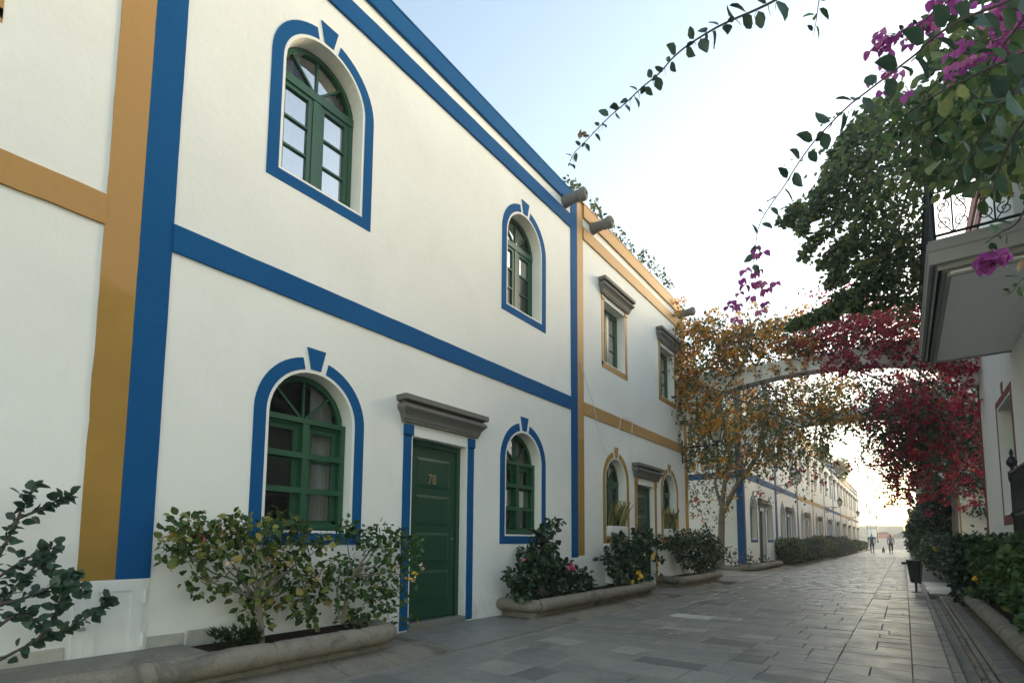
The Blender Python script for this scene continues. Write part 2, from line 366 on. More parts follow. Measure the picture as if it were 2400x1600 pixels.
def leaf_cloud(name, P, size, N, T, mat, parent=None, shape='dia', kind='stuff', width=1.0):
    V0, F0 = (LEAF_V, LEAF_F) if shape == 'leaf' else (DIA_V, DIA_F)
    S, T, U = frames(N, T); n = len(P); k = len(V0)
    L = V0*np.array([width, 1, 1])
    W = P[:, None, :]+size[:, None, None]*(L[None, :, 0:1]*S[:, None, :]+L[None, :, 1:2]*T[:, None, :]+L[None, :, 2:3]*U[:, None, :])
    F = (np.arange(n)[:, None, None]*k+F0[None]).reshape(-1, 3)
    o = link(name, fastmesh(name, W.reshape(-1, 3), F, mat), parent)
    if kind: o['kind'] = kind
    return o
def unit(n): d = RNG.normal(size=(n, 3)); return d/np.linalg.norm(d, axis=1, keepdims=True)
def clump_points(clumps, shell=0.35):
    """clumps: (center, radii, n) -> points, outward dirs"""
    Ps, Ds = [], []
    for c, r, n in clumps:
        n = int(n); d = unit(n); rr = (shell+(1-shell)*RNG.random(n)**0.55)*(0.85+0.3*RNG.random(n))
        r = np.array(r if hasattr(r, '__len__') else (r, r, r), float)
        Ps.append(np.asarray(c)+d*r*rr[:, None]); Ds.append(d)
    return np.concatenate(Ps), np.concatenate(Ds)
def foliage(name, clumps, size, mat, parent, up=0.5, droop=0.4, shape='dia', kind='stuff', shell=0.35, width=1.0, keep=None):
    P, Dd = clump_points(clumps, shell)
    if keep is not None:
        m = keep(P); P, Dd = P[m], Dd[m]
    n = len(P)
    N = Dd*0.5+np.array([0, 0, up])+unit(n)*0.75
    T = Dd*0.6+unit(n)*0.8-np.array([0, 0, droop])
    s = size*(0.55+0.75*RNG.random(n))
    return leaf_cloud(name, P, s, N, T, mat, parent, shape, kind, width)
def wiggle(a, b, n, amp):
    a, b = np.asarray(a, float), np.asarray(b, float); L = np.linalg.norm(b-a)
    pts = [a+(b-a)*t for t in np.linspace(0, 1, n)]
    for i in range(1, n-1): pts[i] = pts[i]+unit(1)[0]*amp*L
    return pts
def catmull(pts, k=4):
    P = [np.asarray(p, float) for p in pts]; out = []
    for i in range(len(P)-1):
        p0, p1, p2, p3 = P[max(i-1, 0)], P[i], P[i+1], P[min(i+2, len(P)-1)]
        for j in range(k):
            t = j/k; out.append(0.5*((2*p1)+(-p0+p2)*t+(2*p0-5*p1+4*p2-p3)*t*t+(-p0+3*p1-3*p2+p3)*t**3))
    out.append(P[-1]); return out

# ------------------------------------------------------------------ houses
XL, XR = -4.7, 1.37            # facade planes left and right of the street
TOP = 7.47
def arch_outline(uc, hw, zb, zs, n=14, rise=None):
    """(u,z) points: bottom left, up, over the arch, down to bottom right"""
    pts = [(uc-hw, zb), (uc-hw, zs)]
    r = hw if rise is None else rise
    for k in range(1, n): a = math.pi*(1-k/n); pts.append((uc+hw*math.cos(a), zs+r*math.sin(a)))
    return pts+[(uc+hw, zs), (uc+hw, zb)]
def rect_outline(u0, u1, z0, z1): return [(u0, z0), (u0, z1), (u1, z1), (u1, z0)]
def build_wall(parent, U0, U1, Z0, Z1, ops, mat='white_plaster', depth=0.26, name='wall'):
    """ops: dict(u0,u1,z0,z1,arch) ; z1 is the spring line when arched"""
    us = {U0, U1}
    for o in ops:
        us |= {o['u0'], o['u1']}
        if o['arch']:
            c = (o['u0']+o['u1'])/2; hw = (o['u1']-o['u0'])/2
            us |= {round(c-hw*math.cos(math.pi*k/16), 5) for k in range(1, 16)}
    us = sorted(us); m = MB()
    def head(o, u):
        if not o['arch']: return o['z1']
        c = (o['u0']+o['u1'])/2; hw = (o['u1']-o['u0'])/2
        return o['z1']+math.sqrt(max(0, hw*hw-(u-c)**2))
    for a, bb in zip(us[:-1], us[1:]):
        if bb-a < 1e-6: continue
        mid = (a+bb)/2; cov = sorted([o for o in ops if o['u0'] < mid < o['u1']], key=lambda o: o['z0'])
        za = zb = Z0
        for o in cov:
            if o['z0'] > za+1e-4: m.add([(0, a, za), (0, bb, zb), (0, bb, o['z0']), (0, a, o['z0'])], [(0, 1, 2, 3)])
            za, zb = head(o, a), head(o, bb)
        m.add([(0, a, za), (0, bb, zb), (0, bb, Z1), (0, a, Z1)], [(0, 1, 2, 3)])
    for o in ops:
        c = (o['u0']+o['u1'])/2; hw = (o['u1']-o['u0'])/2
        pts = arch_outline(c, hw, o['z0'], o['z1'], 16) if o['arch'] else rect_outline(o['u0'], o['u1'], o['z0'], o['z1'])
        n = len(pts); d = o.get('depth', depth)
        m.add([(0, *p) for p in pts]+[(-d, *p) for p in pts], [(i, (i+1) % n, n+(i+1) % n, n+i) for i in range(n)])
    me = bpy.data.meshes.new(name); me.from_pydata(m.v, [], m.f); me.materials.append(MAT[mat])
    bm = bmesh.new(); bm.from_mesh(me); bmesh.ops.remove_doubles(bm, verts=bm.verts, dist=0.0005); bm.to_mesh(me); bm.free()
    return link(name, me, parent)
srs = random.Random(21)
def strip(parent, name, u0, u1, z0, z1, mat, proud=0.006, back=0.0, wob=0.0016):
    """painted band laid on by hand: its long edges waver by a few millimetres"""
    L, Hh = u1-u0, z1-z0; n = max(2, int(max(L, Hh)/0.16)); j = lambda: srs.gauss(0, wob)
    if L >= Hh:
        us = [u0+L*k/n for k in range(n+1)]; lo = [(u, z0+(j() if 0 < k < n else 0)) for k, u in enumerate(us)]; hi = [(u, z1+(j() if 0 < k < n else 0)) for k, u in enumerate(us)]
    else:
        zs_ = [z0+Hh*k/n for k in range(n+1)]; lo = [(u0+(j() if 0 < k < n else 0), z) for k, z in enumerate(zs_)]; hi = [(u1+(j()*0.4 if 0 < k < n else 0), z) for k, z in enumerate(zs_)]
    return MB().ring(hi, lo, -0.01, proud).build(name, mat, parent)
def surround_arch(parent, uc, zb, zs, mat, r0=0.495, r1=0.612, proud=0.005):
    """painted frame round an arched window, broken at the crown by a keystone"""
    gap = rad(13.5); n = 12; m = MB()
    for sgn in (-1, 1):
        o = [(uc+sgn*r1, zb)]; i = [(uc+sgn*r0, zb)]
        for k in range(n+1):
            a = (math.pi/2-gap)*k/n
            o.append((uc+sgn*r1*math.cos(a), zs+r1*math.sin(a))); i.append((uc+sgn*r0*math.cos(a), zs+r0*math.sin(a)))
        m.ring(o, i, -0.01, proud)
    m.box(-0.01, proud, uc-r1, uc+r1, zb-0.115, zb-0.0003)
    s = m.build('window_surround', mat, parent)
    MB().prism([(uc-0.055, zs+r0+0.004), (uc+0.055, zs+r0+0.004), (uc+0.105, zs+r1+0.10), (uc-0.105, zs+r1+0.10)], 0, -0.01, proud+0.004).build('keystone', mat, parent)
    return s
def lintel(parent, u0, u1, zb, zt, mat='grey_render', name='lintel'):
    """moulded stone hood: fillet, swelling cove, shadow groove, top slab; profile returned at both ends"""
    H = zt-zb; prof = [(0.035, zb), (0.052, zb), (0.055, zb+0.09*H), (0.066, zb+0.10*H), (0.066, zb+0.14*H)]
    for k in range(7):
        t = k/6; prof.append((0.070+0.034*(1-math.cos(t*math.pi/2)), zb+(0.15+0.22*t)*H))
    for k in range(9):
        t = k/8; prof.append((0.106+0.042*math.sin(t*math.pi*0.88), zb+(0.38+0.28*t)*H))
    prof += [(0.098, zb+0.675*H), (0.092, zb+0.76*H), (0.158, zb+0.765*H), (0.165, zb+0.79*H), (0.165, zb+0.985*H), (0.155, zt)]
    vs = []; fs = []
    for wv, z in prof:
        e = (wv-0.055)*0.72
        vs += [(-0.01, u0-e, z), (wv, u0-e, z), (wv, u1+e, z), (-0.01, u1+e, z)]
    for k in range(len(prof)-1):
        a = 4*k; bq = a+4
        for j in range(3): fs.append((a+j, a+j+1, bq+j+1, bq+j))
    n = 4*(len(prof)-1); fs += [(0, 1, 2, 3), (n, n+1, n+2, n+3)]
    return MB().add(vs, fs).build(name, mat, parent, True)
def bar(m, p, q, wd, x0, x1):
    """flat bar in the (u,z) plane between p and q"""
    p, q = np.array(p, float), np.array(q, float); t = (q-p)/np.linalg.norm(q-p); n = np.array([-t[1], t[0]])*wd/2
    m.prism([tuple(p+n), tuple(q+n), tuple(q-n), tuple(p-n)], 0, x0, x1)
def pane(parent, pts, x, name='pane', mat='glass'):
    return MB().add([(x, *p) for p in pts], [tuple(range(len(pts)))]).build(name, mat, parent)
def curtain(parent, u0, u1, z0, z1, x=-0.34, folds=7, arch=None):
    n = folds*6; vs = []; fs = []
    for i in range(n+1):
        u = u0+(u1-u0)*i/n; d = 0.022*math.sin(i/6*2*math.pi)+0.01*math.sin(i*0.9)
        zt = z1
        if arch: zt = arch[1]+math.sqrt(max(0, arch[2]**2-(u-arch[0])**2))
        vs += [(x+d, u, z0), (x+d*0.8, u, zt)]
    for i in range(n): fs.append((2*i, 2*i+2, 2*i+3, 2*i+1))
    return MB().add(vs, fs).build('curtain', 'curtain', parent, True)
def arched_window(house, uc, zb, zs, style, hw=0.465, detail=2, drape='both', glass_dark=False):
    """style 'up': two casements with three panes each; 'down': projecting grille of 2x3 bars"""
    xf0, xf1 = -0.235, -0.175; fw = 0.055
    m = MB().ring(arch_outline(uc, hw-0.004, zb+0.003, zs), arch_outline(uc, hw-fw, zb+fw, zs), xf0, xf1)
    m.box(xf0, xf1, uc-hw+0.004, uc+hw-0.004, zb+0.003, zb+fw)
    win = m.build('window', 'green_paint', house)
    m = MB()
    m.box(xf0+0.004, xf1+0.012, uc-hw+0.01, uc+hw-0.01, zs-0.055, zs+0.035)
    m.box(xf0+0.004, xf1+0.004, uc-0.045, uc+0.045, zb+fw, zs-0.054)
    for a in (45, 90, 135):
        bar(m, (uc+0.03*math.cos(rad(a)), zs+0.03), (uc+(hw-fw*0.7)*math.cos(rad(a)), zs+(hw-fw*0.7)*math.sin(rad(a))), 0.022, xf0+0.02, xf1-0.012)
    m.build('transom', 'green_paint', win)
    ix = xf0+0.026; rows = 3; z0, z1 = zb+fw, zs-0.055; cw = 0.05
    if detail >= 2:
        for sg in (-1, 1):
            ua, ub = sorted((uc+sg*0.046, uc+sg*(hw-fw-0.002)))
            m = MB().ring(rect_outline(ua, ub, z0, z1), rect_outline(ua+cw, ub-cw, z0+cw, z1-cw), xf0+0.012, xf1-0.006)
            m.box(xf0+0.012, xf1-0.006, ua, ub, z0, z0+cw)
            for k in range(1, rows): zz = z0+cw+(z1-z0-2*cw)*k/rows; m.box(xf0+0.018, xf1-0.012, ua+cw, ub-cw, zz-0.011, zz+0.011)
            m.build('casement', 'green_paint', win)
            for k in range(rows):
                za = z0+cw+(z1-z0-2*cw)*k/rows; zc = z0+cw+(z1-z0-2*cw)*(k+1)/rows
                pane(win, rect_outline(ua+cw, ub-cw, za+0.011*(k > 0), zc-0.011*(k < rows-1)), ix)
    else:
        pane(win, rect_outline(uc-hw+fw, uc+hw-fw, z0, z1), ix)
    seg = [(0, 45), (45, 90), (90, 135), (135, 180)] if detail >= 2 else [(0, 180)]
    for a0, a1 in seg:
        pts = [(uc, zs+0.03)]+[(uc+(hw-fw)*math.cos(rad(a)), zs+0.03+(hw-fw-0.03)*math.sin(rad(a))) for a in np.linspace(a0, a1, 6 if detail >= 2 else 14)]
        if detail < 2: pts = pts[1:]
        pane(win, pts, ix)
    if style == 'down':
        m = MB(); g0, g1 = -0.165, -0.115; wv = 0.05; ua, ub = uc-hw+0.006, uc+hw-0.006
        m.ring(rect_outline(ua, ub, zb+0.02, zs+0.02), rect_outline(ua+wv, ub-wv, zb+0.02+wv, zs+0.02-wv), g0, g1)
        m.box(g0, g1, ua, ub, zb+0.02, zb+0.02+wv)
        m.box(g0+0.002, g1-0.004, uc-0.035, uc+0.035, zb+0.07, zs-0.03)
        for k in (1, 2): zz = zb+0.045+(zs-zb-0.05)*k/3; m.box(g0+0.004, g1-0.002, ua+wv, ub-wv, zz-0.028, zz+0.028)
        m.build('window_grille', 'green_paint', win)
    if drape in ('both', 'left'): curtain(win, uc-hw+0.02, uc-hw*0.42, zb+0.02, zs+0.2, arch=(uc, zs, hw*1.05))
    if drape in ('both', 'right'): curtain(win, uc+hw*0.36, uc+hw-0.02, zb+0.02, zs+0.2, arch=(uc, zs, hw*1.05))
    if drape == 'full': curtain(win, uc-hw+0.02, uc+hw-0.02, zb+0.02, zs+0.2, folds=12, arch=(uc, zs, hw*1.05))
    return win
def rect_window(house, u0, u1, z0, z1, detail=2, drape='both'):
    xf0, xf1 = -0.235, -0.175; fw = 0.055
    m = MB().ring(rect_outline(u0+0.004, u1-0.004, z0+0.003, z1-0.003), rect_outline(u0+fw, u1-fw, z0+fw, z1-fw), xf0, xf1)
    m.box(xf0, xf1, u0+0.004, u1-0.004, z0+0.003, z0+fw)
    win = m.build('window', 'green_paint', house); uc = (u0+u1)/2; ix = xf0+0.026; cw = 0.045
    MB().box(xf0+0.004, xf1+0.004, uc-0.04, uc+0.04, z0+fw, z1-fw).build('mullion', 'green_paint', win)
    for sg in (-1, 1):
        ua, ub = sorted((uc+sg*0.041, uc+sg*((u1-u0)/2-fw-0.002))); za, zc = z0+fw, z1-fw
        if detail >= 2:
            m = MB().ring(rect_outline(ua, ub, za, zc), rect_outline(ua+cw, ub-cw, za+cw, zc-cw), xf0+0.012, xf1-0.006)
            m.box(xf0+0.012, xf1-0.006, ua, ub, za, za+cw)
            for k in (1, 2): zz = za+cw+(zc-za-2*cw)*k/3; m.box(xf0+0.018, xf1-0.012, ua+cw, ub-cw, zz-0.011, zz+0.011)
            m.build('casement', 'green_paint', win)
            for k in range(3):
                a = za+cw+(zc-za-2*cw)*k/3; c = za+cw+(zc-za-2*cw)*(k+1)/3
                pane(win, rect_outline(ua+cw, ub-cw, a+0.011*(k > 0), c-0.011*(k < 2)), ix)
        else: pane(win, rect_outline(ua, ub, za, zc), ix)
    if drape == 'both':
        curtain(win, u0+0.02, u0+(u1-u0)*0.34, z0+0.02, z1-0.02); curtain(win, u1-(u1-u0)*0.34, u1-0.02, z0+0.02, z1-0.02)
    return win
def door(house, u0, u1, z0, z1, number=None, x=-0.13, detail=2):
    """green door set back in the opening, with frame and four stacked panels"""
    fr = MB().ring(rect_outline(u0+0.003, u1-0.003, z0+0.004, z1-0.003), rect_outline(u0+0.07, u1-0.07, z0+0.004, z1-0.075), x-0.07, x+0.02).build('door_frame', 'door_green', house)
    d = MB().box(x-0.05, x, u0+0.072, u1-0.072, z0+0.012, z1-0.077, 0.004).build('door', 'door_green', house)
    a, c = u0+0.072+0.115, u1-0.072-0.115; zz0, zz1 = z0+0.22, z1-0.077-0.13; n = 4; g = 0.085
    h = (zz1-zz0-g*(n-1))/n
    for k in range(n):
        za = zz0+k*(h+g); zb = za+h
        o = rect_outline(a, c, za, zb); i1 = rect_outline(a+0.035, c-0.035, za+0.035, zb-0.035); i2 = rect_outline(a+0.05, c-0.05, za+0.05, zb-0.05)
        vs = [(x+0.001, *p) for p in o]+[(x+0.010, *p) for p in i1]+[(x+0.010, *p) for p in i2]
        fs = [(i, (i+1) % 4, 4+(i+1) % 4, 4+i) for i in range(4)]+[(4+i, 4+(i+1) % 4, 8+(i+1) % 4, 8+i) for i in range(4)]+[(8, 9, 10, 11)]
        MB().add(vs, fs).build('door_panel', 'door_green', d)
    if detail >= 2:
        MB().lathe([(0.014, 0), (0.014, 0.012), (0.004, 0.014)], 10, (x, c+0.06, z0+1.0), 0).build('keyhole', 'brass', d, True)
    if number:
        tc = bpy.data.curves.new('number', 'FONT'); tc.body = number; tc.size = 0.18; tc.extrude = 0.004; tc.align_x = 'CENTER'; tc.space_character = 1.05
        to = bpy.data.objects.new('number', tc); COL.objects.link(to)
        dg = bpy.context.evaluated_depsgraph_get(); me = bpy.data.meshes.new_from_object(to.evaluated_get(dg)); bpy.data.objects.remove(to)
        me.materials.clear(); me.materials.append(MAT['brass'])
        # text lies in xy: x->u (street direction reads left to right seen from the street), y->z
        me.transform(Matrix(((0, 0, 1, x+0.010), (0.82, 0, 0, (u0+u1)/2-0.03), (0, 1, 0, zz0+3*(h+g)+0.06), (0, 0, 0, 1))))
        link('number', me, d)
    return d
def door_set(house, uc, mat, z1=2.28, number=None, detail=2, capmat=None):
    """painted jambs with small capitals, hood, step and door; outer width 1.27"""
    u0, u1 = uc-0.637, uc+0.637; jw = 0.125
    for a, c in ((u0, u0+jw), (u1-jw, u1)):
        j = strip(house, 'door_jamb', a, c, 0.005, 2.285, mat, 0.007)
        MB().box(-0.01, 0.028, a-0.004, c+0.02 if a == u0 else c+0.004, 2.286, 2.41, 0.004).build('capital', capmat or mat, j)
    lintel(house, u0-0.045, u1+0.045, 2.43, 2.73)
    door(house, u0+jw+0.022, u1-jw-0.022, 0.06, z1, number, detail=detail)
    MB().box(-0.25, 0.015, u0+jw+0.002, u1-jw-0.002, -0.05, 0.058, 0.006).build('doorstep', 'kerb_stone', house)
def dop(uc, z1=2.285): return dict(u0=uc-0.49, u1=uc+0.49, z0=0.0, z1=z1, arch=False, depth=0.22)
def wop(uc, zb, zs, hw=0.465): return dict(u0=uc-hw, u1=uc+hw, z0=zb, z1=zs, arch=True)
def rop(u0, u1, z0, z1): return dict(u0=u0, u1=u1, z0=z0, z1=z1, arch=False)
def body(house, U0, U1, depth=7.0, top=TOP-0.25):
    """side walls, back wall, flat roof and dark floor behind the facade, with a parapet"""
    e = 0.004; m = MB()
    m.box(-depth, -0.002, U0+e, U0+0.2, 0, top); m.box(-depth, -0.002, U1-0.2, U1-e, 0, top)
    m.box(-depth-0.2, -depth, U0+e, U1-e, 0, top)
    m.box(-0.22, -0.002, U0+e, U1-e, top+0.001, TOP-0.003); m.box(-depth-0.2, -depth, U0+e, U1-e, top+0.001, TOP-0.003)
    m.box(-depth, -0.222, U0+e, U0+0.2, top+0.001, TOP-0.003); m.box(-depth, -0.222, U1-0.2, U1-e, top+0.001, TOP-0.003)
    bo = m.build('side_walls', 'white_plaster', house)
    MB().box(-depth, -0.26, U0+0.2, U1-0.2, top-0.25, top-0.01).build('roof', 'concrete', house)
    MB().box(-depth, -0.26, U0+0.2, U1-0.2, 3.2, 3.45).build('upper_floor', 'interior', house)
    MB().box(-2.2, -2.1, U0+0.2, U1-0.2, 0.02, 3.19).add([(-2.1, U0+.2, 3.46), (-2.1, U1-.2, 3.46), (-2.1, U1-.2, top-.26), (-2.1, U0+.2, top-.26)], [(0, 1, 2, 3)]).build('partition', 'interior', house)
def spout(house, u, z, mat='grey_render', L=0.44):
    """cannon-shaped roof spout"""
    prof = [(0.118, -0.01), (0.118, 0.02), (0.100, 0.10), (0.088, 0.22), (0.086, 0.25), (0.104, 0.262), (0.108, 0.285), (0.094, 0.30), (0.092, 0.318), (0.112, 0.335), (0.120, 0.375), (0.114, 0.42), (0.088, 0.445), (0.05, 0.455), (0.03, 0.455), (0.026, 0.40)]
    return MB().lathe(prof, 20, (0, u, z), 0).build('roof_spout', mat, house, True)
def trims(house, U0, U1, mat, pl=True, pr=True, band=True, base=0.0, pw=0.228):
    """pilasters, storey band and the double painted cornice"""
    a = U0+(pw if pl else 0); c = U1-(pw if pr else 0)
    if pl: strip(house, 'pilaster', U0+0.001, U0+pw, base, TOP-0.006, mat, 0.012)
    if pr: strip(house, 'pilaster', U1-pw, U1-0.001, base, TOP-0.006, mat, 0.012)
    if band: strip(house, 'storey_band', a+0.001, c-0.001, 3.37, 3.60, mat, 0.022)
    strip(house, 'cornice_band', a+0.001, c-0.001, 6.78, 7.02, mat, 0.03)
    strip(house, 'cornice_band', a+0.001, c-0.001, 7.21, TOP-0.004, mat, 0.04)
    MB().box(-0.24, 0.045, U0, U1, TOP, TOP+0.03, 0.006).build('coping', mat, house)

# --- near left: ochre house cut off by the left edge of the picture
h1 = empty('house', (XL, -5.45, 0), 0, 'white house with ochre trim cut off by the left edge of the picture', 'house', 'terraced houses along the left side')
W = 6.92
build_wall(h1, 0, W, -0.2, TOP, [wop(1.5, 1.13, 2.235), wop(5.52, 1.13, 2.235), dop(3.5), rop(5.05, 6.0, 4.60, 5.95), rop(1.0, 1.95, 4.60, 5.95)])
body(h1, 0, W); trims(h1, 0, W, 'ochre_paint', base=0.745)
for uc in (1.5, 5.52): surround_arch(h1, uc, 1.105, 2.235, 'ochre_paint'); arched_window(h1, uc, 1.13, 2.235, 'down', drape='full')
door_set(h1, 3.5, 'ochre_paint')
for u0, u1 in ((5.05, 6.0), (1.0, 1.95)):
    m = MB(); m.ring(rect_outline(u0-.14, u1+.055, 4.49, 5.99), rect_outline(u0-.03, u1-.055+.025, 4.57, 5.99), -0.01, .005); m.box(-.01, .005, u0-.14, u1+.055, 4.47, 4.569)
    m.build('window_surround', 'ochre_paint', h1); rect_window(h1, u0, u1, 4.60, 5.95); lintel(h1, u0-.2, u1+.13, 6.0, 6.3)

# --- blue house, number 78
h2 = empty('house', (XL, 1.469, 0), 0, 'white house with blue trim and the green door numbered 78', 'house', 'terraced houses along the left side')
W = 6.926; c1, cd, c2 = 3.05-1.469, 4.873-1.469, 6.715-1.469
build_wall(h2, 0, W, -0.2, TOP, [wop(c1, 1.13, 2.235), wop(c2, 1.13, 2.235), dop(cd), wop(c1, 4.635, 5.78), wop(c2, 4.635, 5.78)])
body(h2, 0, W); trims(h2, 0, W, 'blue_paint', base=0.745)
surround_arch(h2, c1, 1.105, 2.235, 'blue_paint'); arched_window(h2, c1, 1.13, 2.235, 'down', drape='right')
surround_arch(h2, c2, 1.105, 2.235, 'blue_paint'); arched_window(h2, c2, 1.13, 2.235, 'down', drape='full')
for c in (c1, c2): surround_arch(h2, c, 4.61, 5.78, 'blue_paint'); arched_window(h2, c, 4.635, 5.78, 'up', drape='both')
door_set(h2, cd, 'blue_paint', number='78')
spout(h2, 7.95-1.469, 7.17)
# meter cupboard under the first pilasters, with hinges and latch
cb = MB().box(-0.02, 0.012, -0.235, 0.225, 0.06, 0.742, 0.003).build('cupboard_door', 'white_pvc', h2)
MB().ring(rect_outline(-0.17, 0.185, 0.10, 0.735), rect_outline(-0.10, 0.115, 0.17, 0.66), 0.0115, 0.026).box(0.0115, 0.026, -0.17, 0.185, 0.10, 0.17).build('cupboard_frame', 'white_pvc', cb)
for z in (0.56, 0.24): MB().tube([(0.03, 0.195, z), (0.03, 0.195, z+0.10)], 0.011, 8).build('hinge', 'white_pvc', cb, True)
MB().box(0.012, 0.04, -0.20, -0.16, 0.40, 0.425, 0.003).build('latch', 'steel', cb)
cb = MB().box(-0.02, 0.012, W-0.21, W+0.205, 0.08, 0.742, 0.003).build('cupboard_door', 'white_pvc', h2)
MB().ring(rect_outline(W-0.17, W+0.16, 0.12, 0.72), rect_outline(W-0.10, W+0.09, 0.19, 0.65), 0.0115, 0.024).box(0.0115, 0.024, W-.17, W+.16, 0.12, 0.19).build('cupboard_frame', 'white_pvc', cb)
# small blank cover plate on the wall and bare base blocks at its foot
MB().box(0, 0.014, 2.33-1.469, 2.53-1.469, 0.50, 0.63, 0.004).build('cover_plate', 'white_pvc', h2)
for u0, u1, z1 in ((-.62, -.26, .30), (.235, .50, .30), (.515, .80, .31)):
    MB().box(-0.02, 0.012, u0, u1, 0.0, z1, 0.006).build('base_block', 'concrete', h2)

# --- ochre house next to it
h3 = empty('house', (XL, 8.396, 0), 0, 'white house with ochre trim between the blue house and the flowered arch', 'house', 'terraced houses along the left side')
def terrace_house(h, mat, W=6.1, detail=2, upper='rect', base=0.0, drape=True):
    ca, cd, cb = 1.61, 3.155, 4.69
    up = [rop(ca-.49, ca+.49, 4.63, 5.90), rop(cb-.49, cb+.49, 4.63, 5.90)]
    build_wall(h, 0, W, -0.2, TOP, [wop(ca, 1.13, 2.235), wop(cb, 1.13, 2.235), dop(cd)]+up)
    body(h, 0, W); trims(h, 0, W, mat, base=base)
    for c in (ca, cb):
        surround_arch(h, c, 1.105, 2.235, mat); arched_window(h, c, 1.13, 2.235, 'up', detail=detail, drape='right' if drape else None)
        m = MB(); m.ring(rect_outline(c-.61, c+.61, 4.51, 5.90), rect_outline(c-.51, c+.51, 4.61, 5.90), -0.01, 0.006); m.box(-0.01, 0.006, c-.61, c+.61, 4.49, 4.609)
        m.build('window_surround', mat, h); rect_window(h, c-.49, c+.49, 4.63, 5.90, detail, 'both' if drape else None)
        for sg in (-1, 1): MB().box(-0.01, 0.02, c+sg*.56-.06, c+sg*.56+.06, 5.902, 5.995, 0.004).build('capital', mat, h)
        lintel(h, c-.66, c+.66, 6.0, 6.30)
    door_set(h, cd, mat, detail=detail)
terrace_house(h3, 'ochre_paint', base=0.78)
for u, z in ((9.02-8.396, 7.18), (14.05-8.396, 7.2)): spout(h3, u, z)
def P3(px, py): p = atX(px, py, XL+0.03); return (0.03, p[1]-8.396, p[2])
m = MB()
m.tube(catmull([P3(1361, 850), P3(1392, 953), P3(1398, 985), P3(1404, 1010), P3(1411, 1040), P3(1423, 1065)], 4), 0.006, 5)
m.build('cable', 'cable', h3, True)
m = MB().tube(catmull([P3(1440, 1052), P3(1452, 1000), P3(1457, 979), P3(1480, 986), P3(1481, 1015), P3(1480, 1080)], 4), 0.007, 5); m.build('cable', 'cable', h3, True)

# --- far rows: blue and ochre pairs, both sides; prototypes copied
def proto(mat):
    h = empty('house'); terrace_house(h, mat, W=6.2, detail=1, drape=False); return h
PB, PO = proto('blue_paint'), proto('ochre_paint_far')
KM = kidmap(); used = {PB.name: 0, PO.name: 0}
FAR0, PITCH_H, NH = 20.7, 6.2, 10
ords = ['first', 'second', 'third', 'fourth', 'fifth', 'sixth', 'seventh', 'eighth', 'ninth', 'tenth']
for side in ('left', 'right'):
    for k in range(NH):
        blue = (k//2) % 2 == 0 if side == 'left' else (k//2) % 2 == 1
        src = PB if blue else PO
        h = src if not used[src.name] else copy_tree(src, KM)
        used[src.name] = 1
        if side == 'left': h.location = (XL, FAR0+k*PITCH_H, 0); h.rotation_euler = (0, 0, 0)
        else: h.location = (XR, FAR0+(k+1)*PITCH_H, 0); h.rotation_euler = (0, 0, math.pi)
        tag(h, '%s house beyond the flowered arches on the %s, white with %s trim' % (ords[k], side, 'blue' if blue else 'ochre'), 'house', 'terraced houses along the %s side' % side)
# end walls of the far rows carry the storey band round the corner
MB().box(-7.0, -0.001, -0.018, 0.002, 3.37, 3.60, 0.004).build('storey_band', 'blue_paint', PB)
MB().box(-0.235, 0.0005, -0.012, 0.002, 0, TOP-0.01, 0.003).build('pilaster', 'blue_paint', PB)

# --- near right house: red trim, grey balcony
h5 = empty('house', (XR, 14.42, 0), math.pi, 'white house on the right with dark red trim and a grey balcony', 'house')
LU = 9.9
def ru(Y): return 14.42-Y
wu0, wu1 = ru(12.05), ru(10.65)
build_wall(h5, 0, LU, -0.2, TOP, [rop(wu0, wu1, 1.52, 3.28), rop(ru(9.3), ru(8.1), 4.2, 6.4), rop(ru(6.1), ru(5.4), 4.2, 6.4)], depth=0.24)
body(h5, 0, LU)
strip(h5, 'pilaster', 0.001, 0.20, 0, TOP-.006, 'red_paint', 0.014)
strip(h5, 'cornice_band', 0.201, LU, 6.78, 7.02, 'red_paint', 0.03); strip(h5, 'cornice_band', 0.201, LU, 7.21, TOP-.004, 'red_paint', 0.04)
MB().box(-0.24, 0.045, 0, LU, TOP, TOP+0.03, 0.006).build('coping', 'red_paint', h5)
m = MB(); m.ring(rect_outline(wu0-.13, wu1+.13, 1.50, 3.42), rect_outline(wu0-.03, wu1+.03, 1.50, 3.31), -0.01, 0.006); m.box(-.01, .006, wu0-.13, wu1+.13, 1.34, 1.499)
m.build('window_surround', 'red_paint', h5)
uc = (wu0+wu1)/2
MB().prism([(uc-.05, 3.43), (uc+.05, 3.43), (uc+.085, 3.60), (uc-.085, 3.60)], 0, -0.01, 0.012).build('keystone', 'red_paint', h5)
rect_window(h5, wu0, wu1, 1.52, 3.28); rect_window(h5, ru(9.3), ru(8.1), 4.2, 6.4); rect_window(h5, ru(6.1), ru(5.4), 4.2, 6.4)
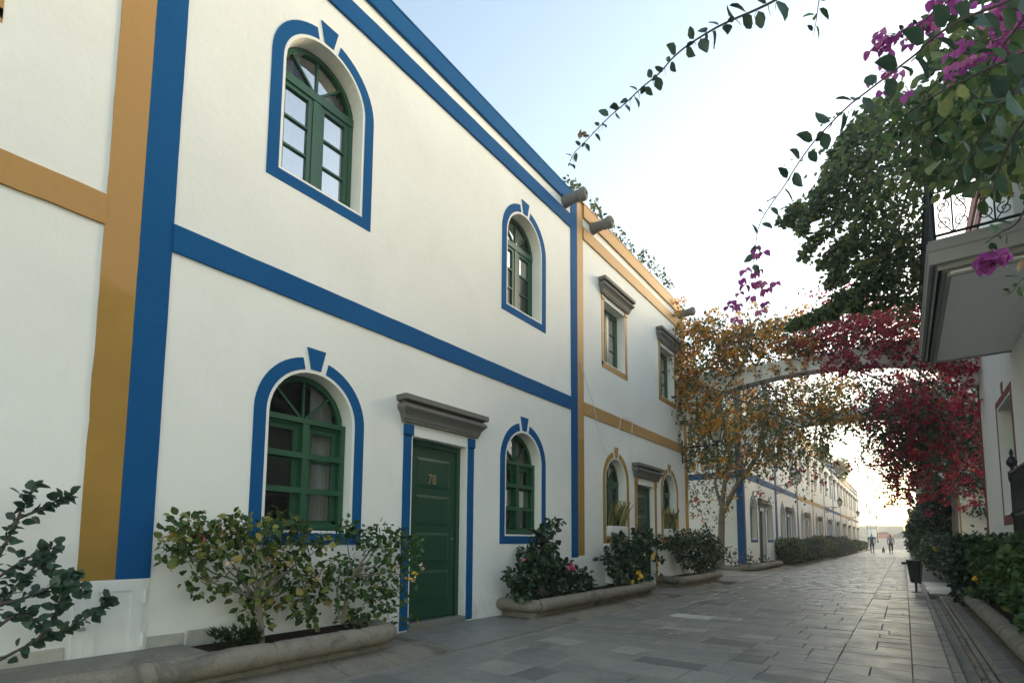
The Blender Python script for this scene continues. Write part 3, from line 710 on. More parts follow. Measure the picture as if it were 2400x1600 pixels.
# balcony: slab with stepped moulding below and wrought railing above
BZ = 3.80; bu0, bu1, bw = ru(10.4), ru(6.75), 1.03
bal = MB().box(-0.02, bw-0.17, bu0+0.13, bu1-0.13, BZ, BZ+0.05).build('balcony', 'grey_soffit', h5)
m = MB()
for e, z0, z1 in ((0.145, BZ-0.02, BZ+0.052), (0.105, BZ+0.021, BZ+0.081), (0.0, BZ+0.082, BZ+0.30)):
    f = 0.035
    o = [(0.0, bu0+e), (bw-e, bu0+e), (bw-e, bu1-e), (0.0, bu1-e)]
    i = [(0.0, bu0+e+f), (bw-e-f, bu0+e+f), (bw-e-f, bu1-e-f), (0.0, bu1-e-f)]
    vs = [(*p, z0) for p in o]+[(*p, z0) for p in i]+[(*p, z1) for p in o]+[(*p, z1) for p in i]; n = 4; fs = []
    for k in range(3):
        j = k+1; fs += [(k, j, 8+j, 8+k), (4+k, 12+k, 12+j, 4+j), (k, 4+k, 4+j, j), (8+k, 8+j, 12+j, 12+k)]
    m.add(vs, fs)
# splayed cove between the inner step and the top edge
def rectpts(e, z): return [(0.0, bu0+e, z), (bw-e, bu0+e, z), (bw-e, bu1-e, z), (0.0, bu1-e, z)]
prof = [(0.07, BZ+0.03), (0.062, BZ+0.075), (0.03, BZ+0.12), (0.008, BZ+0.20), (-0.004, BZ+0.215), (-0.012, BZ+0.225), (-0.012, BZ+0.305)]
vs = []; fs = []
for e, z in prof: vs += rectpts(e, z)
for k in range(len(prof)-1):
    for j in range(3): fs.append((4*k+j, 4*k+j+1, 4*k+5+j, 4*k+4+j))
m.add(vs, fs); m.build('moulding', 'balcony_grey', bal)
MB().box(0.0, bw-0.002, bu0+0.002, bu1-0.002, BZ+0.306, BZ+0.335).build('balcony_floor', 'balcony_grey', bal)
RZ = BZ+0.335
def scroll(m, c, r, du, dz, turns=1.25, th=0.006, plane='y', sgn=1, start=0):
    pts = []
    for k in range(16):
        a = start+sgn*2*math.pi*turns*k/15; rr = r*(1-0.72*k/15); x, z = rr*math.cos(a), rr*math.sin(a)
        pts.append((c[0], c[1]+x, c[2]+z) if plane == 'y' else (c[0]+x, c[1], c[2]+z))
    m.tube(pts, th, 5)
def railing_run(parent, p0, p1, z0, h, plane):
    """scrolled iron panels between two rails; runs along y (plane 'y') or x (plane 'x')"""
    ax = 1 if plane == 'y' else 0; L = p1[ax]-p0[ax]; n = max(1, round(abs(L)/0.30))
    m = MB()
    for z, t in ((z0+0.06, 0.014), (z0+h, 0.018), (z0+h*0.55, 0.008)): m.tube([(p0[0], p0[1], z), (p1[0], p1[1], z)], t, 6)
    m.build('rail', 'iron', parent)
    for k in range(n):
        t = (k+0.5)/n; c = [p0[0]+(p1[0]-p0[0])*t, p0[1]+(p1[1]-p0[1])*t]
        m = MB(); m.tube([(c[0], c[1], z0+0.06), (c[0], c[1], z0+h)], 0.008, 6)
        for sg in (1, -1):
            for zc, r, st in ((z0+0.17, 0.065, 0), (z0+0.36, 0.06, 0.5), (z0+0.56, 0.055, 0), (z0+0.78, 0.06, 0)):
                cc = (c[0], c[1]+sg*0.075, zc) if plane == 'y' else (c[0]+sg*0.075, c[1], zc)
                scroll(m, cc, r, 0, 0, 1.3, 0.006, plane, sg, math.pi/2+st)
            s = [(0, z0+0.06), (0.11*sg, z0+0.26), (0.03*sg, z0+0.46), (0.11*sg, z0+0.68), (0, z0+0.92)]
            m.tube(catmull([(c[0]+(a if plane == 'x' else 0), c[1]+(a if plane == 'y' else 0), z) for a, z in s], 4), 0.006, 5)
        m.build('scroll_panel', 'iron', parent)
e = 0.05
rl = MB().tube([(bw-e, bu0+e, RZ-0.01), (bw-e, bu0+e, RZ+1.0)], 0.022, 8).tube([(bw-e, bu1-e, RZ-0.01), (bw-e, bu1-e, RZ+1.0)], 0.022, 8).build('railing', 'iron', bal)
railing_run(bal, (bw-e, bu0+e), (bw-e, bu1-e), RZ, 0.95, 'y'); railing_run(bal, (0.02, bu1-e), (bw-e, bu1-e), RZ, 0.95, 'x'); railing_run(bal, (0.02, bu0+e), (bw-e, bu0+e), RZ, 0.95, 'x')

# --- air conditioner casings under two windows
def aircon(u, y0, y1, z0, z1, label):
    a = empty('air_conditioner', (XL, y0, z0), 0, label, 'air conditioner', 'air conditioners on the house fronts'); W, H = y1-y0, z1-z0
    MB().box(0.004, 0.16, 0, W, 0, H, 0.012).build('casing', 'white_pvc', a)
    MB().box(-0.0, 0.175, -0.01, W+0.01, H+0.001, H+0.03, 0.006).build('lid', 'white_pvc', a)
    for k in range(7):
        z = 0.08+k*(H-0.16)/7; MB().add([(0.161, 0.08, z), (0.161, W-0.05, z), (0.185, W-0.05, z+0.045), (0.185, 0.08, z+0.045)], [(0, 1, 2, 3)]).box(0.1605, 0.168, 0.08, W-0.05, z-0.012, z).build('louvre', 'white_pvc' if k not in (3, 5) else 'slot_black', a)
aircon(0, 6.72, 7.42, 0.22, 0.93, 'white louvred box under the small window right of door 78')
aircon(0, 9.45, 10.15, 0.22, 0.93, 'white louvred box under the first flower-box window of the ochre house')

# ------------------------------------------------------------------ ground, street, gutters
def struct(o): o['kind'] = 'structure'; return o
struct(MB().add([(-400, -60, -0.30), (400, -60, -0.30), (400, 900, -0.30), (-400, 900, -0.30)], [(0, 1, 2, 3)]).build('ground', 'ground'))
KL, KR = -3.50, 0.335          # kerb lines of the paved street
YE = 84.0
street = MB().box(KL+0.075, KR-0.075, -4, YE, -0.2, -0.008)
street.box(-30, KL+0.074, 14.6, 20.5, -0.2, -0.008); street.box(KR-0.074, 30, 14.6, 20.5, -0.2, -0.008)
street = struct(street.build('street', 'paving_base'))
# quay road rising gently towards the harbour wall
q = MB(); ys = [YE, 92, 104, 116, 128, 150, 190]; zs = [-0.004, 0.06, 0.5, 1.05, 1.5, 1.7, 1.75]
for a in range(len(ys)-1): q.add([(-90, ys[a], zs[a]), (90, ys[a], zs[a]), (90, ys[a+1], zs[a+1]), (-90, ys[a+1], zs[a+1])], [(0, 1, 2, 3)])
struct(q.build('quay_road', 'quay'))

# paving stones in courses across the street, with two running joints kept clear
def stone_mb(L, Wd, t=0.05, ch=0.004):
    x0, x1, y0, y1 = -L/2, L/2, -Wd/2, Wd/2; m = MB()
    vs = [(x0, y0, -t), (x1, y0, -t), (x1, y1, -t), (x0, y1, -t), (x0, y0, -ch), (x1, y0, -ch), (x1, y1, -ch), (x0, y1, -ch), (x0+ch, y0+ch, 0), (x1-ch, y0+ch, 0), (x1-ch, y1-ch, 0), (x0+ch, y1-ch, 0)]
    fs = [(0, 1, 5, 4), (1, 2, 6, 5), (2, 3, 7, 6), (3, 0, 4, 7), (4, 5, 9, 8), (5, 6, 10, 9), (6, 7, 11, 10), (7, 4, 8, 11), (8, 9, 10, 11)]
    return m.add(vs, fs)
SMESH = {}
def stone_mesh(L, Wd):
    k = (round(L*50)/50, round(Wd*50)/50)
    if k not in SMESH: SMESH[k] = stone_mb(k[0]-0.005, k[1]-0.005).mesh('paving_stone', 'paving')
    return SMESH[k]
prs = random.Random(5)
allst = []
strips = [(-3.42, -0.5385), (-0.5415, 0.0015), (-0.0015, 0.26)]
for s0, s1 in strips:
    y = 1.6+prs.random()*0.2
    while y < 46:
        d = prs.choice((0.24, 0.28, 0.30, 0.34, 0.38)); x = s0; first = True
        while x < s1-0.02:
            L = prs.choice((0.26, 0.34, 0.42, 0.50, 0.58)) if s1-s0 > 0.3 else 0.26
            if first and s1-s0 > 1: L = prs.uniform(0.2, 0.6)
            first = False
            if s1-(x+L) < 0.2: L = s1-x
            allst.append((x+L/2, y+d/2, L, d)); x += L
        y += d
# door bridges and the cross street
def field(x0, x1, y0, y1):
    y = y0
    while y < y1-0.02:
        d = prs.choice((0.34, 0.40, 0.46)); d = d if y1-(y+d) > 0.2 else y1-y; x = x0
        while x < x1-0.02:
            L = prs.choice((0.36, 0.44, 0.56)); L = L if x1-(x+L) > 0.2 else x1-x
            allst.append((x+L/2, y+d/2, L, d)); x += L
        y += d
BR_L = [(3.95, 6.0), (10.55, 12.0)]; BR_R = [(14.15, 18.2)]
field(-9.5, KL+0.04, 14.7, 20.3); field(KR+0.0, 5.0, 14.7, 18.0)
def view_size(s):
    x, y, L, d = s; c = RC @ (np.array([x, y, 0])-CAMP)
    if c[2] < 0.3: return -1
    px = 1200+FPX*c[0]/c[2]; py = CYP-FPX*c[1]/c[2]
    if not (-60 < px < 2460 and py < 1640): return -1
    return L*d/c[2]**3
allst.sort(key=view_size, reverse=True)
near, rest = allst[:300], allst[300:]
for x, y, L, d in near:
    o = link('paving_stone', stone_mesh(L, d), street, (x, y, prs.uniform(-0.003, 0.0012)))
    o.rotation_euler = (prs.gauss(0, 0.003), prs.gauss(0, 0.003), prs.gauss(0, 0.002))
V, F = [], []
for x, y, L, d in rest:
    m = stone_mb(L-0.005, d-0.005); n = len(V); z = prs.uniform(-0.004, 0.0015); V += [(a+x, c+y, e+z) for a, c, e in m.v]; F += [tuple(i+n for i in f) for f in m.f]
tag(link('paving_stones', fastmesh('paving_stones', np.array(V), np.array(F), 'paving'), street), kind='stuff')
# beyond the stones one can tell apart the street is a plain sheet
MB().add([(KL+0.08, 45.9, -0.002), (KR-0.08, 45.9, -0.002), (KR-0.08, YE, -0.002), (KL+0.08, YE, -0.002)], [(0, 1, 2, 3)]).build('far_paving', 'paving', street)
# pale access cover
MB().box(-0.27, 0.27, -0.16, 0.16, -0.03, 0.004, 0.003).build('access_cover', 'concrete', street, loc=(-2.45, 7.62, 0))

# kerbs: row of stones along each kerb line, broken at bridges (bridges are flush)
def kerb(name, x0, x1, segs):
    k = struct(empty(name))
    for a, c in segs:
        y = a
        while y < c-0.05:
            L = min(prs.uniform(0.55, 0.95), c-y); L = c-y if c-(y+L) < 0.3 else L
            MB().box(x0+prs.uniform(-.004, .004), x1+prs.uniform(-.004, .004), y+0.004, y+L-0.004, -0.2, prs.uniform(-.004, .003), 0.01).build('kerb_stone', 'kerb_stone', k); y += L
    return k
kerb('kerb_left', KL, KL+0.075, [(-2, 14.6), (20.5, 60)])
kerb('kerb_right', KR-0.075, KR, [(-2, 18.2), (20.5, 60)])
# sunken gutter aprons: slabs sloping from the planter foot to a channel by the kerb
def gutter(name, xk, xp, segs):
    g = struct(empty(name)); s = 1 if xp > xk else -1
    for a, c in segs:
        y = a; MB().box(min(xk, xp), max(xk, xp), a, c, -0.22, -0.115).build('channel', 'kerb_stone', g)
        while y < c-0.05:
            L = min(prs.uniform(0.45, 0.75), c-y); L = c-y if c-(y+L) < 0.25 else L
            xa = xk+s*0.13; dz = prs.uniform(-.006, .006)
            P = [(xa, -0.095+dz), (xp, 0.0+dz), (xp, -0.2), (xa, -0.2)]
            MB().prism(P, 1, y+0.004, y+L-0.004).build('gutter_slab', 'planter_stone', g); y += L
    return g
gutter('gutter_left', KL, -4.12, [(-2, 3.95), (6.0, 10.55), (12.0, 14.6), (20.5, 40)])
gR = gutter('gutter_right', KR, 0.70, [(-2, 14.15), (18.2, 40)])
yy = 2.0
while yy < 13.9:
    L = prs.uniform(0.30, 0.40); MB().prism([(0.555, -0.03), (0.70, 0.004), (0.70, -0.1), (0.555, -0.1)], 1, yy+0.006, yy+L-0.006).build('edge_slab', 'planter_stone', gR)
    MB().prism([(0.60, -0.0165), (0.695, 0.006), (0.695, -0.05), (0.60, -0.05)], 1, yy+0.05, yy+L-0.05).build('shadow_patch', 'paving_base', gR); yy += L  # dark patches put in as shadows of the coping roll on the apron
for k in range(24):
    L = 0.5; MB().box(0.50, 0.545, 2+k*L+.004, 2+k*L+L-.004, -0.12, -0.028+prs.uniform(-.006, .004), 0.006).build('border_stone', 'kerb_stone', gR)
# bridges: slabs over the gutter to the doors, with rounded flared corners towards the street
def bridge(name, xk, xw, y0, y1, fl=0.22):
    s = 1 if xw > xk else -1; pts = []; n = 7
    for k in range(n): a = math.pi/2*k/(n-1); pts.append((xk+s*(0.02+fl*(1-math.cos(a))*1.6), y0-fl+fl*math.sin(a)))
    pts += [(xw, y0+0.06), (xw, y1-0.06)]
    for k in range(n-1, -1, -1): a = math.pi/2*k/(n-1); pts.append((xk+s*(0.02+fl*(1-math.cos(a))*1.6), y1+fl-fl*math.sin(a)))
    br = struct(empty(name))
    MB().prism(pts, 2, -0.2, -0.012).build('bridge_base', 'kerb_stone', br)
    c = sum(p[0] for p in pts)/len(pts), (y0+y1)/2
    ins = [(c[0]+(p[0]-c[0])*0.93, c[1]+(p[1]-c[1])*0.95) for p in pts]
    MB().prism(ins, 2, -0.013, -0.003).build('bridge_slab', 'paving', br)
    return br
for i, (a, c) in enumerate(BR_L): bridge('bridge_%s' % ('near_door', 'ochre_door')[i], KL, XL+0.015, a, c)
for a, c in BR_R: bridge('bridge_right', KR, XR-0.015, a, c, 0.12)
# paved verge under the planters up to the house walls
vg = MB()
for a, c in ((-6, 14.6), (20.5, 83)): vg.box(XL+0.001, -4.13, a, c, -0.22, -0.02); vg.box(0.71, XR-0.001, a, c, -0.22, -0.02)
struct(vg.build('verge', 'kerb_stone'))

# ------------------------------------------------------------------ planters
def offset_path(y0, y1, xf, xw, r=0.16, end0=True, end1=True):
    """front line with rounded returns to the wall, as (x,y) points"""
    s = 1 if xw > xf else -1; pts = []
    if end0: pts += [(xw, y0), (xf+s*r, y0)]+[(xf+s*r*(1-math.sin(a)), y0+r*(1-math.cos(a))) for a in np.linspace(0.25, 1.57, 5)]
    else: pts.append((xf, y0))
    if end1: pts += [(xf+s*r*(1-math.cos(a)), y1-r*(1-math.sin(a))) for a in np.linspace(0, 1.3, 5)]+[(xf+s*r, y1), (xw, y1)]
    else: pts.append((xf, y1))
    return pts
def resample(pts, step):
    P = np.array(pts, float); d = np.r_[0, np.cumsum(np.linalg.norm(np.diff(P, axis=0), axis=1))]
    n = max(2, int(d[-1]/step)); t = np.linspace(0, d[-1], n+1)
    return np.c_[np.interp(t, d, P[:, 0]), np.interp(t, d, P[:, 1])]
def planter(label, y0, y1, xf, xw, rr=0.105, zc=0.135, piece=0.5, group=None, end0=True, end1=True, detail=True, rings=False):
    p = empty('planter', (0, 0, 0), 0, label, 'planter', group); p.location = (xf, y0, 0); ox, oy = xf, y0
    path = resample(offset_path(y0, y1, xf, xw, 0.16, end0, end1), 0.04)-np.array([ox, oy])
    step = max(2, int(piece/0.04)); i = 0; n = len(path)
    while i < n-1:
        k = i+step+prs.randint(-2, 2)
        j = n-1 if n-1-k < step*0.4 else min(k, n-1)
        seg = path[i:j+1]; st = 1 if detail else 3
        idx = list(range(0, len(seg), st)); idx = idx if idx[-1] == len(seg)-1 else idx+[len(seg)-1]
        pts = [(seg[q][0], seg[q][1], zc+prs.uniform(-.003, .003)) for q in idx]
        rad_ = rr*prs.uniform(0.97, 1.03); R = [rad_*prs.uniform(.965, 1.03) for _ in pts]; R[0] = R[-1] = rad_*0.87
        if len(R) > 3: R[1] = rad_*0.985; R[-2] = rad_*0.985
        MB().tube(pts, R, 14 if detail else 8, True, 0.93).build('coping_stone', 'planter_stone', p, True); i = j
    # plinth under the roll
    s = 1 if xw > xf else -1; a, c = 0.02, y1-y0-0.02
    MB().box(s*0.035, (xw-xf)-s*0.002, a+0.03, c-0.03, -0.15, 0.085).build('plinth', 'planter_stone', p)
    MB().box(s*0.09, (xw-xf)-s*0.004, a+0.05, c-0.05, 0.086, 0.18).build('soil', 'soil', p)
    return p
XF = -4.08
planter('long stone planter at lower left holding the variegated hibiscus', -2.0, 3.62, XF, XL, 0.098, 0.145, 0.9, 'planters on the left', end0=False)
cf = [o for o in bpy.data.objects if o.name.startswith('planter') and o.parent is None][-1]
MB().box(-0.60, -0.085, 0.0, 3.95, 0.181, 0.215, 0.02).build('cement_fill', 'kerb_stone', cf)
planter('stone planter between door 78 and the second green door', 6.12, 10.35, XF, XL, 0.098, 0.15, 0.75, 'planters on the left')
planter('short stone planter with a clipped bush at the corner of the ochre house', 12.2, 15.2, XF, XL, 0.095, 0.15, 0.9, 'planters on the left')
planter('stone planter at the foot of the orange bougainvillea trunk', 20.0, 25.0, -4.25, XL, 0.11, 0.13, 0.9, 'planters on the left')
p = planter('ringed round stone planter edge at lower right under the near hedge', 1.0, 14.0, 0.79, XR, 0.10, 0.165, 0.36, 'planters on the right', end0=False)
planter('stone planter right of the litter bin under the middle hedge', 18.3, 30.0, 0.79, XR, 0.10, 0.15, 0.45, 'planters on the right')
for k, y in enumerate((27.6, 33.8, 40.0, 46.2, 52.4, 58.6, 64.8)):
    planter('far stone planter in front of the left row, %s from the arch' % ords[k], y, y+4.6, -4.15, XL, 0.10, 0.13, 1.5, 'planters on the left', detail=False)
# end-wall planter round the bougainvillea trunk, across the end of the far row
tag(MB().box(-6.6, -4.42, 20.12, 20.66, -0.15, 0.16, 0.06).build('planter', 'planter_stone'), 'low stone bed along the end wall behind the bougainvillea trunk', 'planter', 'planters on the left')

# ------------------------------------------------------------------ arches across the street
def street_arch(Y, label, th=0.42):
    a = empty('street_arch', ((XL+XR)/2, Y, 0), 0, label, 'arch', 'arches spanning the street'); hw = (XR-XL)/2-0.003; zt, zs, rise = 5.42, 4.30, 0.76; n = 28
    pts = []
    for k in range(n+1):
        t = -1+2*k/n; pts.append((t*(hw-0.22), zs+rise*math.sqrt(max(0, 1-abs(t)**2.1))))
    low = [(-hw, zs), (-hw+0.22, zs)]+pts[1:-1]+[(hw-0.22, zs), (hw, zs)]
    m = MB(); vs = []; fs = []
    for x, z in low: vs += [(x, -th/2, z), (x, th/2, z), (x, -th/2, zt), (x, th/2, zt)]
    for k in range(len(low)-1):
        i = 4*k; j = i+4; fs += [(i, j, j+2, i+2), (i+1, i+3, j+3, j+1), (i, i+1, j+1, j), (i+2, j+2, j+3, i+3)]
    fs += [(0, 2, 3, 1), (len(vs)-4, len(vs)-3, len(vs)-1, len(vs)-2)]
    m.add(vs, fs).build('span', 'white_plaster', a)
    for sg in (-1, 1): MB().box(sg*(hw-0.30), sg*hw, -th/2-0.015, th/2+0.015, zs-0.055, zs-0.003, 0.008).build('corbel', 'white_plaster', a)
    return a
street_arch(14.25, 'near white arch over the street covered in orange and red bougainvillea')
street_arch(20.75, 'far white arch seen under the near one behind the flowers')

# ------------------------------------------------------------------ lamps, bin, railing
def lantern(parent, c, s=1.0):
    """four-sided tapered lantern, centre of its base at c"""
    x, y, z = c; b0, t0, h = 0.085*s, 0.17*s, 0.36*s
    m = MB()
    for sx in (-1, 1):
        for sy in (-1, 1): m.tube([(x+sx*b0, y+sy*b0, z), (x+sx*t0, y+sy*t0, z+h)], 0.012*s, 5)
    for r, zz in ((b0, z), (t0, z+h)):
        for k in range(4):
            q = [(-r, -r), (r, -r), (r, r), (-r, r)]; m.tube([(x+q[k][0], y+q[k][1], zz), (x+q[(k+1) % 4][0], y+q[(k+1) % 4][1], zz)], 0.013*s, 5)
    m.build('lantern_frame', 'iron', parent)
    q = [(-1, -1), (1, -1), (1, 1), (-1, 1)]
    for k in range(4):
        a, d = q[k], q[(k+1) % 4]
        MB().add([(x+a[0]*b0*.96, y+a[1]*b0*.96, z), (x+d[0]*b0*.96, y+d[1]*b0*.96, z), (x+d[0]*t0*.96, y+d[1]*t0*.96, z+h), (x+a[0]*t0*.96, y+a[1]*t0*.96, z+h)], [(0, 1, 2, 3)]).build('lantern_pane', 'lamp_glass', parent)
    hood = MB(); prof = [(t0*1.12, z+h), (t0*1.08, z+h+0.02*s), (t0*0.55, z+h+0.13*s), (t0*0.30, z+h+0.16*s), (t0*0.32, z+h+0.20*s), (0.02*s, z+h+0.235*s), (0.012*s, z+h+0.29*s)]
    vs = []; fs = []
    for r, zz in prof: vs += [(x-r, y-r, zz), (x+r, y-r, zz), (x+r, y+r, zz), (x-r, y+r, zz)]
    for k in range(len(prof)-1):
        for j in range(4): j2 = (j+1) % 4; fs.append((4*k+j, 4*k+j2, 4*k+4+j2, 4*k+4+j))
    fs += [(0, 1, 2, 3)]
    hood.add(vs, fs).build('lantern_hood', 'iron', parent)
def wall_lamp(side, Y, Z, label, L=0.95):
    s = 1 if side == 'left' else -1
    a = empty('wall_lamp', (XL if s > 0 else XR, Y, 0), 0 if s > 0 else math.pi, label, 'lamp', 'lantern brackets on the house walls')
    m = MB().box(-0.005, 0.02, -0.035, 0.035, Z-0.42, Z+0.12, 0.004); m.build('wall_plate', 'iron', a)
    m = MB().tube([(0.01, 0, Z), (L, 0, Z)], 0.016, 6); m.tube(catmull([(0.01, 0, Z-0.38), (0.22, 0, Z-0.34), (0.5, 0, Z-0.14), (0.72, 0, Z-0.02)], 4), 0.013, 5)
    m.tube([(L-0.03, 0, Z-0.05), (L-0.03, 0, Z+0.09)], 0.018, 6); m.build('bracket', 'iron', a)
    m = MB(); scroll(m, (0.17, 0, Z-0.16), 0.145, 0, 0, 1.9, 0.011, 'x', 1, 1.2); scroll(m, (0.42, 0, Z-0.09), 0.08, 0, 0, 1.5, 0.010, 'x', -1, 2.5); scroll(m, (0.62, 0, Z-0.05), 0.05, 0, 0, 1.3, 0.009, 'x', 1, 0.4); scroll(m, (0.06, 0, Z-0.33), 0.06, 0, 0, 1.2, .009, 'x', -1, 0)
    m.build('scrollwork', 'iron', a); lantern(a, (L-0.03, 0, Z+0.09)); return a
wall_lamp('left', 14.1, 3.52, 'wall lantern on a scrolled bracket half hidden by orange flowers')
wall_lamp('left', 27.0, 3.60, 'black wall lantern on the far left row, nearest beyond the arches')
wall_lamp('left', 46.5, 3.60, 'black wall lantern on the far left row, second beyond the arches')
wall_lamp('left', 66.0, 3.60, 'black wall lantern on the far left row, farthest along')
wall_lamp('right', 32.0, 3.60, 'wall lantern on the far right row under the red flowers')
wall_lamp('right', 45.0, 3.60, 'small wall lantern farther along the right row')
wall_lamp('right', 64.0, 3.60, 'tiny wall lantern at the far end of the right row')

def litter_bin(loc):
    a = empty('litter_bin', loc, rad(8), 'dark slatted metal litter bin on a post beside the right kerb', 'litter bin')
    MB().lathe([(0.085, 0.0), (0.085, 0.012), (0.03, 0.016), (0.022, 0.03), (0.022, 0.24)], 12).build('post', 'bin_metal', a, True)
    z0, z1 = 0.20, 0.655; r0, r1 = 0.095, 0.145; n = 16; tilt = 0.02
    for k in range(n):
        t = 2*math.pi*k/n; d = 2*math.pi/n*0.40
        def P(r, z, an): return (r*math.cos(an), r*math.sin(an)*0.9, z+tilt*math.cos(an)*(-1))
        vs = [P(r0, z0, t-d), P(r0, z0, t+d), P(r1, z1, t+d), P(r1, z1, t-d)]; vi = [P(r0-.006, z0, t-d), P(r0-.006, z0, t+d), P(r1-.006, z1, t+d), P(r1-.006, z1, t-d)]
        MB().add(vs+vi, [(0, 1, 2, 3), (7, 6, 5, 4), (0, 4, 5, 1), (1, 5, 6, 2), (2, 6, 7, 3), (3, 7, 4, 0)]).build('slat', 'bin_metal', a)
    m = MB()
    for r, z, hh in ((r1+.004, z1-0.05, 0.055), (r0+.012, z0+0.05, .02)):
        o = [(r*math.cos(2*math.pi*k/24), r*math.sin(2*math.pi*k/24)*0.9, z-tilt*math.cos(2*math.pi*k/24)) for k in range(24)]
        vs = o+[(p[0], p[1], p[2]+hh) for p in o]+[(p[0]*.94, p[1]*.94, p[2]) for p in o]+[(p[0]*.94, p[1]*.94, p[2]+hh) for p in o]; fs = []
        for k in range(24): j = (k+1) % 24; fs += [(k, j, 24+j, 24+k), (48+k, 72+k, 72+j, 48+j), (24+k, 24+j, 72+j, 72+k), (k, 48+k, 48+j, j)]
        m.add(vs, fs)
    m.build('rim', 'bin_metal', a)
    MB().lathe([(r0-.008, z0-.005), (r0-.008, z0+.008)], 16).build('bottom_plate', 'bin_metal', a)
    MB().box(-r1-0.085, -r1+0.01, -0.02, 0.02, 0.575, 0.63, 0.004).build('ashtray', 'bin_metal', a)
    return a
bp = atZ(2148, 1387); litter_bin((bp[0], bp[1], 0.0))

# black cast balustrade in front of the right house
def balustrade(y0, y1, X, zb, zt):
    a = empty('balustrade', (X, y0, zb), 0, 'black cast iron balustrade with a finial post at the right edge', 'railing'); H = zt-zb; L = y1-y0
    MB().box(-0.09, 0.09, -L, 0.05, -1.0, -0.002, 0.01).build('plinth', 'white_plaster', a)
    MB().lathe([(0.045, 0), (0.045, 0.10), (0.032, 0.12), (0.03, H*.42), (0.045, H*.44), (0.05, H*.47), (0.032, H*.5), (0.03, H*.86), (0.045, H*.9), (0.045, H), (0.02, H+.02), (0.018, H+.05), (0.05, H+.09), (0.055, H+.13), (0.03, H+.18), (0.014, H+.20), (0.022, H+.24), (0.006, H+.29)], 14).build('post', 'iron', a, True)
    MB().box(-0.035, 0.035, -L, -0.04, H-0.03, H+0.005, 0.008).build('top_rail', 'iron', a); MB().box(-0.02, 0.02, -L, -0.04, 0.05, 0.08).box(-0.018, 0.018, -L, -0.04, H*.44, H*.44+.03).build('rail', 'iron', a)
    me = None
    for k in range(int(L/0.105)):
        if me is None:
            me = MB().lathe([(0.012, 0.08), (0.022, 0.12), (0.012, 0.16), (0.012, H*.38), (0.024, H*.42), (0.012, H*.46), (0.024, H*.50), (0.012, H*.54), (0.012, H*.82), (0.024, H*.87), (0.014, H*.92), (0.02, H-.03)], 8).mesh('baluster', 'iron', True)
        link('baluster', me, a, (0, -0.10-k*0.105, 0))
    return a
bq = atX(2373, 1105, 1.12)
balustrade(bq[1], bq[1]+3.2, 1.12, 0.95, bq[2])

# ------------------------------------------------------------------ planting
def plant(name, label, cat, group=None, loc=(0, 0, 0)):
    return empty(name, loc, 0, label, cat, group)
def stems(parent, lines, name='stem', mat='bark', seg=6):
    for pts, r0, r1 in lines:
        n = len(pts); MB().tube(pts, [r0+(r1-r0)*k/(n-1) for k in range(n)], seg).build(name, mat, parent, True)
def XP(px, py, X=-4.38): return atX(px, py, X)
LM = {}
def leaf_mesh(mat):
    if mat not in LM: LM[mat] = fastmesh('leaf', LEAF_V, LEAF_F, mat)
    return LM[mat]
def leaf_obj(parent, P, T, N, size, mat, name='leaf', width=1.0):
    S, T_, U = frames(np.array([N], float), np.array([T], float)); S, T_, U = S[0], T_[0], U[0]
    o = link(name, leaf_mesh(mat), parent); M = Matrix.Identity(4)
    for i in range(3): M[i][0], M[i][1], M[i][2], M[i][3] = S[i]*size*width, T_[i]*size, U[i]*size, P[i]
    o.matrix_local = M; return o
prs2 = random.Random(3)
def r3(a): return np.array([prs2.gauss(0, a), prs2.gauss(0, a), prs2.gauss(0, a)])

# dark large-leaved shrub at the lower left edge; each leaf its own piece
g = plant('hibiscus_shrub', 'dark large-leaved shrub at the lower left edge in front of the white cupboard', 'shrub')
XS = -4.36
brs = [[(-60, 1580), (0, 1545), (85, 1502), (156, 1473), (199, 1449), (241, 1420), (254, 1402)], [(85, 1502), (125, 1449), (138, 1415), (146, 1385)],
       [(-40, 1390), (0, 1350), (56, 1312), (95, 1295), (134, 1279)], [(-40, 1450), (0, 1415), (40, 1370), (85, 1324), (110, 1300)],
       [(-40, 1360), (0, 1297), (25, 1249), (51, 1193), (79, 1147)], [(40, 1215), (90, 1195), (130, 1175), (158, 1162)], [(56, 1312), (110, 1330), (150, 1345), (175, 1340)], [(0, 1415), (60, 1400), (120, 1375), (165, 1360), (205, 1385)], [(-40, 1500), (20, 1450), (60, 1440), (95, 1465)]]
off = [0, .05, -.05, .03, -.06, -.02, .06, .10, .08]
for bi, b_ in enumerate(brs):
    pts = [atX(x, y, XS+off[bi]+0.012*k) for k, (x, y) in enumerate(b_)]; cp = catmull(pts, 5)
    stems(g, [(cp, 0.011, 0.004)], 'branch', 'twig')
    n = len(cp)
    for k in range(2, n):
        for rep in range(3 if k > n*0.25 else 1):
            if cp[k][1] < 0.35: continue
            t = cp[k]-cp[k-1]; t = t/np.linalg.norm(t); side = r3(1.0); side -= t*side.dot(t)
            T = t*0.5+side*0.75+np.array([0.25, 0, -0.15]); N = np.array([0.75, -0.3, 0.75])+r3(0.35)
            leaf_obj(g, cp[k]+r3(0.012), T, N, prs2.uniform(0.036, 0.084), 'leaf_bluegreen', 'leaf', 1.05)

